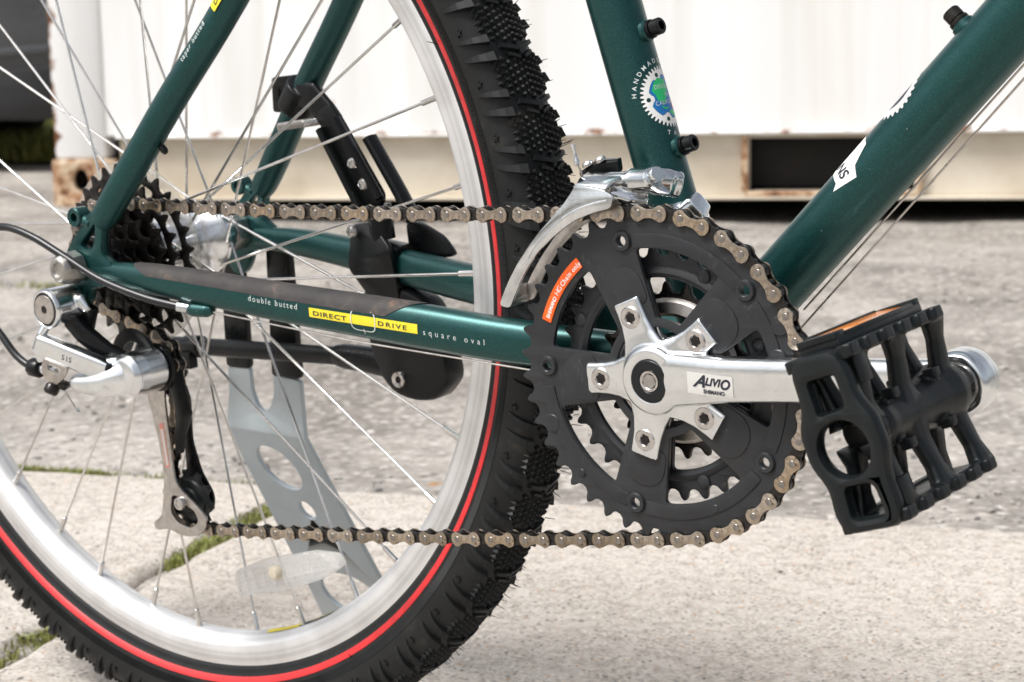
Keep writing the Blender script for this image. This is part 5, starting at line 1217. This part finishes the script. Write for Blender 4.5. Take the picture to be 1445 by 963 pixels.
# slotted arm from the seat stay clamp down to the chain stay clamp
arm = round_poly([(98, 84), (110, 90), (118, 80), (150, 32), (146, 24), (134, 22), (124, 36), (106, 66), (101, 74)], 4, 4)
link('arm_plate', shape_mesh([arm], 5, 1.0, XZ(52)), 'black', ks)
m = MB(); m.sweep([(103, 47, 74), (126, 46.5, 36), (134, 46, 24)], [(2.4, 3.2)]*3, 12, up=(0, 1, 0), ex=4); m.sweep([(117, 47, 81), (150, 46.5, 31)], [(2.4, 3.2)]*2, 12, up=(0, 1, 0), ex=4); m.build('arm_flange', 'black', ks)
m = MB(); m.sweep(spline([(135, 58, 68), (147, 58, 50), (160, 58, 30), (167, 58, 16)], 4), [(3.4, 5.5)]*13, 14, up=(0, 1, 0), ex=3); m.build('release_lever', 'black', ks)
for x, z in ((131, 53), (139, 40), (128, 9.5)):
    m = MB(); m.lathe([(4.4, 0), (4.2, -2), (3, -3.6), (1, -4.2), (.01, -4.2)], (x, 46.5 if z > 20 else 44.0, z), seg=16); m.build('arm_rivet', 'bolt', ks)
m = MB(); m.cyl((143, 53, 26), (145, 53, 4), 8, seg=20); m.build('arm_joint', 'black', ks)
# clamp shell round the chain stay
sh = round_poly([(123, 13), (140, 15), (158, 0), (159, -34), (133, -33), (122, -14)], 3, 3)
link('stay_shell', shape_mesh([sh], 4, .8, lambda u, v, w: (u, 45.2+w+.02*(u-140)+max(0, abs(v+10)-9)*.35, v)), 'black', ks)
m = MB()
for t in range(2): pass
m.sweep([(126, cs_at(126)[0], cs_at(126)[1]), (158, cs_at(158)[0], cs_at(158)[1])], [(12.2, 14.5), (12.4, 15)], 24, up=(0, 0, 1), ex=2.6); m.build('clamp_sleeve', 'black', ks)
ol_ = round_poly([(148, 13), (160, 12), (178, 4), (188, -8), (150, -14)], 5, 4); link('back_plate', shape_mesh([ol_], 5, 1, XZ(74)), 'black', ks)
# pivot housing and leg
ph_ = round_poly([(126, -28), (128, -62), (133, -82), (146, -96), (163, -100), (181, -98), (194, -84), (190, -62), (180, -34), (160, -26)], 7, 4)
m0 = link('pivot_housing', shape_mesh([ph_], 20, 3.5, XZ(59)), 'black', ks)
m = MB(); m.lathe([(2.4, 48.6), (2.4, 47.2), (5.0, 46.6), (5.4, 47.4), (5.4, 49.5)], (154, 0, -86), seg=24, closed=True); m.build('pivot_bolt', 'bolt', ks)
m = MB(); m.lathe([(.01, 48.6), (2.6, 48.4)], (154, 0, -86), seg=12); m.build('bolt_socket', 'greasy', ks)
m = MB(); m.sweep([(136, 58, -79), (120, 58, -78), (100, 58, -77.5), (92, 58, -77.3)], [(9, 9.4), (8.6, 9.0), (8.4, 8.6), (7.0, 7.0)], 22, up=(0, 0, 1)); m.build('leg_socket', 'black', ks)
m = MB(); m.sweep([(100, 58, -77.5), (0, 58, -81.5), (-100, 58, -85.8)], 6.3, 22); m.build('leg_tube', 'black', ks)
m = MB(); m.lathe([(6.5, -8), (8, -7.5), (8, 7.5), (6.5, 8)], (-46, 58, -83.4), (1, 0, .04), 22); m.box((-47, 52, -92), (10, 8, 12)); m.lathe([(4, 0), (5, 1), (5, 5), (4, 6)], (-52, 50, -98), (-.3, -.3, -.9), 14); m.build('length_clamp', 'black', ks, bevel=.8)
m = MB(); m.sweep([(-98, 58, -85.7), (-112, 58, -86.5), (-120, 58, -90)], [7, 8, 6], 16); m.build('rubber_foot', 'plastic', ks)
# ---- grey floor stand that carries the rear axle on the far side
st = bpy.data.objects.new('bike_stand', None); scene.collection.objects.link(st)
st.rotation_euler = bike.rotation_euler; st.location = bike.location
tag(st, 'grey perforated metal floor stand with black fork tips holding the rear axle', 'bike stand')
def stm(u, v, w):      # v: height; the plate stands upright to -146, then kicks outwards to the ground
    if v > -146: return (u, 79+w, v)
    d = -146-v; s = sin(atan2(70, 144)); c = cos(atan2(70, 144)); return (u, 79+d*s+w*c, -146-d*c+w*s*.5)
def cut(loops, z): return loops
gl_ = [round_poly([(-35, -101), (-36, -120), (-42, -146), (-43, -300), (-46, -368), (46, -368), (43, -300), (36, -146), (36, -120), (36, -105), (10, -103), (9, -118), (4, -128), (-2, -131), (-8, -128), (-12.5, -117), (-13, -100)], 3, 3),
       circle((-7, -180), 17, 32, 21, .5), circle((0, -220), 7, 24, 8.5), circle((2, -306), 30, 40, 23)]
me = shape_mesh(gl_, 4.0, .8, None, unit=1.0); bm = bmesh.new(); bm.from_mesh(me)
bmesh.ops.bisect_plane(bm, geom=bm.verts[:]+bm.edges[:]+bm.faces[:], plane_co=(0, -146, 0), plane_no=(0, 1, 0))
for v in bm.verts: p = stm(*v.co); v.co = (p[0]*.001, p[1]*.001, p[2]*.001+H0)
bm.to_mesh(me); bm.free(); link('stand_plate', me, 'stand', st)
for x0, x1, zz in ((-35.5, -12.5, -101.2), (9.5, 36.4, -104)):
    pr = round_poly([(x0, zz), (x1, zz), (x1+(2 if x0 < 0 else 0), -14), (x0+5 if x0 > 0 else x0+4, -10)], 4, 4)
    o = link('fork_tip', shape_mesh([pr], 6.0, 1.4, XZ(79)), 'black', st); o.location = (0, 0, H0)
m = MB(); m.box((0, 190, -356), (110, 60, 5)); o = m.build('foot_plate', 'stand', st, bevel=1); o.location = (0, 0, H0+.004)
# ---- left crank and pedal on the far side
cl = part(crank(1), 'left crank arm');
